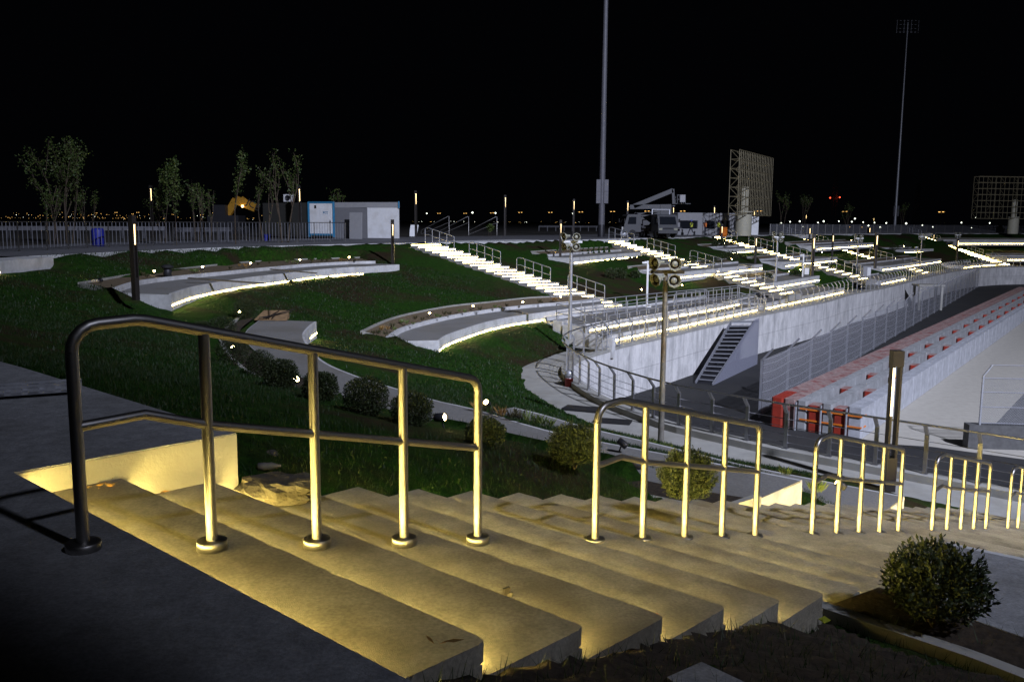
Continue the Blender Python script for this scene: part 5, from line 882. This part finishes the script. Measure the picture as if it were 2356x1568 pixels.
for x, yb, ps, lab, vs, he, fc, z in [(1590,539,walk,'walking worker with a yellow vest and blue helmet','vest_y',True,-1.4,0), (1622,535.5,stand,'worker standing in an orange vest in front of the grey building','vest_o',False,1.2,0), (1653,536.5,reach,'worker with a yellow vest reaching up next to a dark lamp post','vest_y',False,2.8,0)]:
    p = at(x, yb, 0); k = 105/p[1]; p = EYE+(p-EYE)*k; person((p[0], p[1], 0.01), 1.75, ps, lab, vs, he, fc)
p = atY(1696, 512, 106); person((p[0], p[1], 1.05), 1.7, reach, 'worker in an orange vest standing on a stepladder under the billboard', 'vest_o', False, 0.3)
t = thing('stepladder', (p[0], p[1], 0), 'tall stepladder carrying the worker under the billboard', 'ladder'); b = MB(); 
for sg in (-.25,.25):
    b.bar((p[0]+sg,p[1]-.75,0),(p[0]+sg*.7,p[1]-.05,2.0),.05); b.bar((p[0]+sg,p[1]+.75,0),(p[0]+sg*.7,p[1]+.05,2.0),.05)
b.build('leg', M['galv'], t); b = MB()
for k in range(1,6): b.bar((p[0]-.24,p[1]-.75+.14*k,.4*k-.35+.3),(p[0]+.24,p[1]-.75+.14*k,.4*k-.35+.3),.05)
b.box((p[0],p[1],1.02),(.5,.5,.05)); b.build('ladder_step', M['galv'], t)
p = at(1485.6,551,0); f = np.array(P2((1440,555.6),(1550,554.7), z=-.42)); q = f[0]+(f[1]-f[0])*.42; nn_ = np.array((f[1]-f[0])); nn_ /= np.linalg.norm(nn_); fc = math.atan2(nn_[1], nn_[0]); q2 = q+np.array((-nn_[1], nn_[0]))*.06
person((*q2, .014), 1.75, sit, 'man in dark clothes sitting on the lit white edge wall', None, False, fc)
p = atY(1664, 541, 95); b = MB(); b.lathe((p[0],p[1],0), [(0,0),(.36,0),(.42,.3),(.42,1.0),(.44,1.02),(.0,1.02)], 14); tag(b.build('drum', M['orange'], None, (p[0],p[1],0)), 'orange drum on the promenade behind the edge wall', 'drum')
p = atY(226, 560, 47); b = MB(); b.lathe((p[0],p[1],0), [(0,0),(.30,0),(.32,.05),(.32,.85),(.28,.95),(.0,.97)], 14); tag(b.build('barrel', M['bluebin'], None, (p[0],p[1],0)), 'blue plastic barrel behind the bar fence at the far left', 'barrel')
p = atY(616, 555, 62); b = MB(); b.prism([(p[0]-.16,p[1]-.16),(p[0]+.16,p[1]-.16),(p[0]+.14,p[1]+.16),(p[0]-.14,p[1]+.16)], .0, .42); b.prism([(p[0]-.19,p[1]-.19),(p[0]+.19,p[1]-.19),(p[0]+.19,p[1]+.19),(p[0]-.19,p[1]+.19)], .42, .46); tag(b.build('bucket', M['bluebin'], None, (p[0],p[1],0)), 'small blue crate behind the right end of the bar fence', 'crate')
M['grail'] = mat('weathered_rail', (.10,.10,.11), .6, .3, var=.2)
for i, (xa, xb, d, lab) in enumerate([(-40,380,62,'dim guard rail behind the left part of the bar fence'), (400,560,60,'dim guard rail behind the slim trees'), (1240,1390,140,'guard rail on the promenade behind the mast')]):
    a_, c_ = atY(xa, 532, d), atY(xb, 532, d+6); t = thing('guard_rail', (*a_[:2],0), lab, 'guard rail', 'guard rails behind the promenade'); b = MB(); b.bar((*a_[:2],.75),(*c_[:2],.75),.06,.3); b.bar((*a_[:2],.86),(*c_[:2],.86),.1,.08); b.build('rail_beam', M['grail'], t)
    for k in range(9): q = a_+(c_-a_)*k/8; b = MB(); b.bar((*q[:2],0),(*q[:2],.8),.12); b.build('rail_support', M['grail'], t)
for x, yb, lab in [(1000,543,'stub handrail on the promenade, nearest the lamp post'), (1045,543,'stub handrail on the promenade, second from the lamp post'), (1110,543,'stub handrail on the promenade, third from the lamp post')]:
    p = atY(x, yb, 92); t = thing('stub_handrail', (p[0],p[1],0), lab, 'handrail', 'distant stub handrails'); b = MB(); b.tube([(p[0]-1.4,p[1],0.2),(p[0]-1.4,p[1],.5),(p[0]+1.4,p[1],1.95),(p[0]+1.5,p[1],1.95),(p[0]+1.5,p[1],.0)], .04, 6); b.tube([(p[0]-1.4,p[1],.1),(p[0]+1.4,p[1],1.3)], .03, 6); b.build('rail_tube', M['steel'], t)
# ------------------------------------------------------------------ litter, planks and small things
def plank(a, c, z_a, z_c, w, th, nm, lab, cat, m):
    A, B_ = at(*a, z_a), at(*c, z_c); b = MB(); b.bar(A, B_, w, th); tag(b.build(nm, M[m], None, (A+B_)/2), lab, cat)
plank(ZAA(1270,1063), ZAA(1780,1100), z1+.20, z1+.06, .16, .05, 'plank', 'longer wooden plank lying across the planked platform, nearest the lamp post', 'plank', 'wood')
plank(ZAA(1820,1003), ZAA(2130,1030), z1+.20, z1+.06, .14, .05, 'plank', 'second wooden plank lying across the platform, farther along it', 'plank', 'wood')
plank((1299,936), (1386,944), -4.34, -4.34, .62, .05, 'board', 'black wedge-shaped board lying on the lower path beside the grass', 'board', 'black'); plank((1368,965), (1452,971), -4.34, -4.34, .5, .05, 'board', 'black flat board lying on the lower path nearer the loudspeaker pole', 'board', 'black')
p = at(386,640,z1+.08); t = thing('canister', p, 'dark round canister in the bed behind the planked platform', 'canister'); b = MB(); b.lathe(p, [(0,0),(.17,0),(.17,.35),(.12,.4)], 14); b.build('canister_body', M['dark_metal'], t); b = MB(); b.lathe(p, [(.12,.4),(.24,.42),(.24,.5),(.1,.56),(0,.56)], 14); b.build('lid', M['black'], t)
for i, (x, y, r_, hh, m, lab) in enumerate([(1309,888,.15,.28,'red_plastic','reddish paint can on the lower path by the curved fence'), (1306,882,.13,.30,'black','black paint can behind the reddish one'), ]):
    p = at(x, y, -4.375); t = thing('paint_can', p, lab, 'paint can', 'paint cans by the curved fence'); b = MB(); b.lathe(p, [(0,0),(r_,0),(r_,hh),(r_*1.05,hh),(r_*1.05,hh+.02),(0,hh+.02)], 14); b.build('can', M[m], t); b = MB(); b.lathe(p, [(r_*.95,hh+.021),(r_*.95,hh+.04),(0,hh+.05)], 14); b.build('lid', M['galv'], t)
p = at(1309,888,-4.375); b = MB(); q = p+np.array((0,0,.335)); b.lathe(q, [(0,0),(.15,0),(.15,.16),(.13,.2),(.09,.24),(0,.25)], 14); tag(b.build('paint_can', M['galv'], None, q), 'white can stacked on the reddish paint can', 'paint can')
# cable tray on the slab at left
a_, c_ = at(-60, 912, .04), at(187, 895, .04); d_ = (c_-a_)/np.linalg.norm(c_-a_); ay = np.cross((0,0,1), d_); L = np.linalg.norm(c_-a_); t = thing('cable_tray', c_, 'perforated galvanised cable tray lying on the dark slab at the left', 'cable tray'); b = MB()
b.box((a_+c_)/2+ay*0+np.array((0,0,.005)), (L,.18,.008), d_); 
for s_ in (-.09,.09):
    for k in range(int(L/.12)): q = a_+d_*(.06+.12*k)+ay*s_; b.box(q+np.array((0,0,.03)), (.075,.006,.06), d_)
    b.box((a_+c_)/2+ay*s_+np.array((0,0,.012)), (L,.006,.022), d_); b.box((a_+c_)/2+ay*s_+np.array((0,0,.066)), (L,.006,.026), d_)
b.build('tray', M['galv'], t); b = MB(); b.box(c_+np.array((0,0,.035)), (.012,.2,.08), d_); b.build('end_cap', M['galv'], t)
# broken concrete lump, stones, bottle
def lump(p, sz, lab, nm, cat, m, jit=.2, n=22):
    b = MB(); b.ball(np.array(p)+np.array((0,0,sz[2]*.35)), 1., n, 12, sz, jit*.5); V = np.array(b.v); pp = np.array(p); r_ = V-pp; f1 = .12*np.sin(r_[:,0]*28+1)*np.sin(r_[:,1]*31)+.08*np.sin(r_[:,0]*61)*np.sin(r_[:,1]*57+2); V[:,:2] = pp[:2]+r_[:,:2]*(1+f1[:,None]*.9); V[:,2] = np.minimum(V[:,2], p[2]+sz[2]*(.95+.6*f1)); V[:,2] = np.maximum(V[:,2], p[2]-.02); b.v = [tuple(v) for v in V]; b.sm = [False]*len(b.f); tag(b.build(nm, M[m], None, p), lab, cat)
lump(at(642,1140,-.40), (.27,.20,.13), 'jagged broken concrete chunk beside the yellow-lit treads', 'concrete_chunk', 'concrete chunk', 'rock')
lump(at(624,1050,-.42), (.05,.045,.05), 'rounded stone in the grass above the broken concrete', 'stone', 'stone', 'rock'); lump(at(572,1084,-.42), (.035,.035,.03), 'small stone left of the bottle in the grass', 'stone', 'stone', 'rock')
p = at(615,1082,-.42); b = MB(); b.lathe(p+np.array((-.07,0,.03)), [(0,0),(.03,.0),(.032,.05),(.028,.07),(.032,.1),(.012,.15),(.012,.17),(0,.17)], 12, (1,.2,0)); M['pet'] = mat('clear_plastic', (.12,.12,.12), .06, spec=.8); tag(b.build('plastic_bottle', M['pet'], None, p), 'crushed clear plastic bottle in the grass near the broken concrete', 'bottle')
p = at(1165,1370,-.435); b = MB(); b.box(p+np.array((0,0,.022)), (.035,.02,.045), (1,.4,.2)); b.box(p+np.array((.02,-.012,.012)), (.03,.012,.02), (1,-.4,.5)); tag(b.build('metal_clip', M['bronze'], None, p), 'small dark metal clip lying on a tread', 'clip')
p = at(625,735,z2+.02); t = thing('cardboard_box', p, 'flattened brown cardboard with thin rods on the far end of the bush row platform', 'cardboard'); b = MB(); b.prism([(p[0]-.55,p[1]-.2),(p[0]+.6,p[1]-.3),(p[0]+.5,p[1]+.5),(p[0]-.4,p[1]+.5)], z2+.02, [z2+.05,z2+.05,z2+.3,z2+.3]); b.build('sheet', M['card'], t); b = MB()
for k in range(5): b.bar(p+np.array((RNG.uniform(-.6,.2),-.3,.1)), p+np.array((RNG.uniform(-.2,.8),.4,RNG.uniform(.2,.55))), .025)
b.build('rods', M['bronze'], t)
# loose slab at the bottom edge, leaves and straws on the treads
s_ = [at(*q, -.33)[:2] for q in ((1535,1556),(1614,1521),(1740,1580),(1640,1640))]; b = MB(); b.prism([tuple(q) for q in s_], -.5, -.33); tag(b.build('paving_slab', M['landing'], None, (*np.mean(s_, 0), -.4)), 'small dark slab in the dirt at the bottom edge of the picture', 'slab')
V_, F_ = [], []; cnt = 0
for (x, y, k) in [(160,1120,1),(215,1118,1),(240,1112,1),(225,1108,1),(245,1115,1),(355,1128,2),(370,1130,2),(1010,1480,0)]:
    for j in range(5):
        p = at(x+RNG.normal()*9, y+RNG.normal()*3, -RISE*k+.006); V, Fq = leaves(p[None], np.array([[RNG.normal(), RNG.normal(), .05]]), .06, .2); V_.append(V); F_.append(Fq+cnt); cnt += 4
tag(fastmesh('dry_leaves', np.vstack(V_), np.vstack(F_), M['tuft_o']), kind='stuff')
for i, (x, y, k, m, lab) in enumerate([(1882,1423,0,'vest_y','yellow leaf on the dark grass beside the kerb'), (1402,1380,4,'red_plastic','tiny red leaf on a tread, upper one'), (1505,1412,4,'red_plastic','tiny red leaf on a tread near the step end')]):
    p = at(x, y, -RISE*k+.008 if k else -1.0); V, Fq = leaves(p[None], np.array([[.8,-.4,.1]]), .03 if i else .07, .6); o = fastmesh('fallen_leaf', V, Fq, M[m]); tag(o, lab, 'leaf')
# ------------------------------------------------------------------ distant lights and street lamps
def dots(name, pts, m):
    V, Fq = [], []; 
    for i, (c, r_) in enumerate(pts): V.append(np.array(c)+r_*np.array([(1,0,0),(-1,0,0),(0,1,0),(0,-1,0),(0,0,1),(0,0,-1)])); Fq.append(np.array([(0,2,4),(2,1,4),(1,3,4),(3,0,4),(2,0,5),(1,2,5),(3,1,5),(0,3,5)])+6*i)
    tag(fastmesh(name, np.vstack(V), np.vstack(Fq), M[m]), kind='stuff')
pw, pc = [], []
for i in range(230):
    x = RNG.choice([RNG.uniform(0,330), RNG.uniform(150,620), RNG.uniform(930,1420)]); y = hz(x)+RNG.choice([RNG.normal(-9,3.2), RNG.normal(-2,1.8)]) if x < 650 else hz(x)+RNG.normal(1.5,1.2); d = RNG.uniform(1500,2300); (pw if RNG.random() < (.85 if x < 650 else .55) else pc).append((atY(x, y, d), RNG.uniform(.2,.62)))
dots('warm_city_lights', pw, 'city_w'); dots('white_city_lights', pc, 'city_c')
pp = [(x, y) for x, y in [(1797,513),(1818,510),(1840,509),(1882,512),(1895,509),(1930,509),(1967,503),(1960,510),(1986,511),(2012,512),(2039,513),(2085,514),(2122,518),(2146,522),(2212,512),(2277,513),(2341,515),(1847,522),(1950,525),(1993,525),(1998,519),(2025,523),(2235,524),(2296,527),(2245,501),(1087,489),(982,491),(1140,490),(1318,491),(683,470)]]
dots('yard_lights', [(atY(x, y, 420), RNG.uniform(.28,.5)) for x, y in pp], 'city_c'); dots('yard_lights_orange', [(atY(x, y, 420), .3) for x, y in [(1955,523),(1983,523),(2088,526),(2100,528),(1093,535),(2260,529)]], 'city_w')
def streetlamp():
    t = bpy.data.objects.new('street_lamp', None); C.objects.link(t); b = MB(); b.bar((0,0,0),(0,0,9.8),.22); b.bar((-1.6,0,9.7),(1.6,0,9.9),.16); b.build('lamp_pole', M['pole_lit'], t); b = MB(); b.box((-1.2,0,9.75),(1.1,.6,.35)); b.box((1.2,0,9.85),(1.1,.6,.35)); b.build('lamp_head', M['city_w'], t); return t
M['pole_lit'] = mat('lamp_pole_paint', (.35,.3,.22), .7, var=.1); M['orange_glow'] = None
SLp = streetlamp()
for i, (x, yt) in enumerate([(1010,491),(1070,491),(1132,490),(1197,489),(1266,489),(1336,488),(1409,487),(1488,486),(1570,486),(1746,486),(1942,487),(2164,488),(268,489),(306,492),(318,489),(222,490)]):
    d = 2020*8.4/max(6, hz(x)-yt); p = atY(x, 510, d); put(SLp, 'sl', (p[0],p[1],0), ['orange double street lamp on the horizon, %s' % n_ for n_ in ('right of the white cabin','second right of the white cabin','left of the lone lamp post','just right of the lone lamp post','midway to the mast','near the promenade lamp left of the mast','right of the mast','behind the boom','behind the lift basket','beside the billboard pole','right of the red beacons','right of the far mast','between the trees at left','left of the lit lamp post at left','nearest the lit lamp post at left','right of the bushiest tree')][i], 'street lamp', 'street lamps on the horizon')
pv = np.array([u_*1.95-v_*6.5, u_*-9-v_*6.5, u_*-9-v_*16, u_*1.95-v_*16]); b = MB(); b.prism([tuple(q) for q in pv], -3., 14.); st(b.build('shadow_block', M['path']))  # unseen block added behind the viewer to throw shadow on the landing
# ================================================================== HILL
xs = np.unique(np.r_[np.arange(-30,-14,.7), np.arange(-14,14,.26), np.arange(14,42,.6), np.arange(42,150,1.3), np.arange(150,300,8)]); ys = np.unique(np.r_[np.arange(-40,0,2.), np.arange(0,24,.24), np.arange(24,60,.42), np.arange(60,175,.95)])
GX, GY = np.meshgrid(xs, ys); P = np.stack([GX.ravel(), GY.ravel()], 1); ins = inside(P, BOWL); dE = seg_dist(P, EDGE); dW = seg_dist(P, WALLS); near = ins | (dE < 1.4)
Z = np.full(len(P), -.9); Z[near] = hill_full(P[near]); Z[~ins] = np.minimum(Z[~ins], -.5)
fine = np.sin(P[:,0]*7.1+2*np.sin(P[:,1]*3.3))*np.sin(P[:,1]*6.3+2*np.sin(P[:,0]*2.7)); Z += .018*fine
okv = (ins & (dW > .1)) | (~ins & (dE < 1.4) & (dW > 3))
nx, ny = len(xs), len(ys); I = np.arange(nx*ny).reshape(ny, nx); Q = np.stack([I[:-1,:-1].ravel(), I[:-1,1:].ravel(), I[1:,1:].ravel(), I[1:,:-1].ravel()], 1); Q = Q[okv[Q].all(1)]
used_ = np.unique(Q); remap = np.full(len(P), -1); remap[used_] = np.arange(len(used_)); V = np.c_[P, Z][used_]; o = fastmesh('hillside', V, remap[Q], M['hill']); o.data.polygons.foreach_set('use_smooth', [True]*len(o.data.polygons)); st(o)
# bare lumpy soil beside the near end of the steps
xs2 = np.arange(-1.2, 6.5, .05); ys2 = np.arange(-.5, 5.2, .05); GX, GY = np.meshgrid(xs2, ys2); P = np.stack([GX.ravel(), GY.ravel()], 1); ab = (P-near0)@np.linalg.inv(np.stack([STAIRS[0]['sv'], v_], 1)).T
Zs = hill_full(P)+.022+.016*np.sin(P[:,0]*17+2*np.sin(P[:,1]*11))*np.sin(P[:,1]*19+2*np.sin(P[:,0]*9))+.006*RNG.normal(size=len(P)); okp = (ab[:,1] < -.0) & (ab[:,1] > -2.6+.5*np.sin(P[:,0]*3)) & (ab[:,0] > .3) & (ab[:,0] < 9)
for q_, cz in CARVE:
    if np.linalg.norm(q_.mean(0)-np.array((4,3))) < 14: okp &= ~inside(P, q_)
for ln, lz in KLINE: okp &= seg_dist(P, ln) > .16
nx2, ny2 = len(xs2), len(ys2); I = np.arange(nx2*ny2).reshape(ny2, nx2); Q = np.stack([I[:-1,:-1].ravel(), I[:-1,1:].ravel(), I[1:,1:].ravel(), I[1:,:-1].ravel()], 1); Q = Q[okp[Q].all(1)]; used_ = np.unique(Q); remap = np.full(len(P), -1); remap[used_] = np.arange(len(used_)); o = fastmesh('bare_soil', np.c_[P, Zs][used_], remap[Q], M['dirt']); o.data.polygons.foreach_set('use_smooth', [True]*len(o.data.polygons)); st(o)
# grass blades on the nearer slope
polys = [p for p, _ in CARVE]+[s['poly'] for s in STAIRS]
def blades(n, x0, x1, y0, y1, size, w, cond=None):
    P = np.stack([RNG.uniform(x0, x1, n), RNG.uniform(y0, y1, n)], 1); k = inside(P, BOWL) & (seg_dist(P, WALLS) > 2.0) & (seg_dist(P, EDGE) > .12)
    pat = np.sin(P[:,0]*.7+1.7*np.sin(P[:,1]*.33))+np.sin(P[:,1]*.45+P[:,0]*.21); k &= pat > RNG.uniform(-1.9,-.4,n)
    P = P[k]
    bad = np.zeros(len(P), bool)
    for q in polys: bad |= inside(P, q)
    P = P[~bad]
    if cond is not None: P = P[cond(P)]
    z = hill_full(P); n = len(P); D = np.c_[RNG.normal(size=(n,2))*.45, np.ones(n)]; L = size*RNG.uniform(.5,1.3,n); D = D/np.linalg.norm(D, axis=1)[:,None]*L[:,None]; a = RNG.uniform(0,6.28,n); S = np.c_[np.cos(a), np.sin(a), np.zeros(n)]*w*.5; B0 = np.c_[P, z-.01]
    V = np.stack([B0-S, B0+S, B0+D], 1).reshape(-1,3); return V, np.arange(3*n).reshape(-1,3)
Vs, Fs, c_ = [], [], 0
nearbed = lambda P: (P@u_ - near0@u_ < 40)
for a in [(150000,-9,6,5,14,.075,.007), (120000,-14,6,14,24,.085,.014), (110000,-19,9,24,52,.10,.03), (42000,-1,9,0,6,.095,.006)]:
    V, Fq = blades(*a); Vs.append(V); Fs.append(Fq+c_); c_ += len(V)
tag(fastmesh('grass', np.vstack(Vs), np.vstack(Fs), M['blade']), kind='stuff')
# ================================================================== LIGHT, WORLD, CAMERA
w = bpy.data.worlds.new('World'); bpy.context.scene.world = w; w.use_nodes = True; w.node_tree.nodes['Background'].inputs[0].default_value = (.32,.36,.55,1); w.node_tree.nodes['Background'].inputs[1].default_value = .0018
sl = bpy.data.lights.new('stadium_floodlight', 'SPOT'); so = bpy.data.objects.new('stadium_floodlight', sl); C.objects.link(so); so.location = (38,-27,48); sl.energy = 560000; sl.color = (.74,.79,1.0); sl.shadow_soft_size = 1.2; sl.spot_size = math.radians(83); sl.spot_blend = 1.
so.rotation_euler = (Vector((25,65,-2))-Vector(so.location)).to_track_quat('-Z', 'Y').to_euler()
cam = bpy.data.cameras.new('camera'); co = bpy.data.objects.new('camera', cam); C.objects.link(co); bpy.context.scene.camera = co
cam.sensor_width = 36; cam.lens = 36*F/W; cam.clip_end = 9000; cam.clip_start = .05
co.matrix_world = Matrix(((rt[0], up[0], -fw[0], 0), (rt[1], up[1], -fw[1], 0), (rt[2], up[2], -fw[2], H0), (0,0,0,1)))
sc = bpy.context.scene; sc.view_settings.view_transform = 'Standard'; sc.view_settings.look = 'None'; sc.view_settings.exposure = 0; sc.view_settings.gamma = 1
sc.cycles.max_bounces = 5; sc.cycles.diffuse_bounces = 3; sc.cycles.glossy_bounces = 3; sc.cycles.transparent_max_bounces = 12; sc.cycles.sample_clamp_indirect = 3; sc.cycles.use_light_tree = True
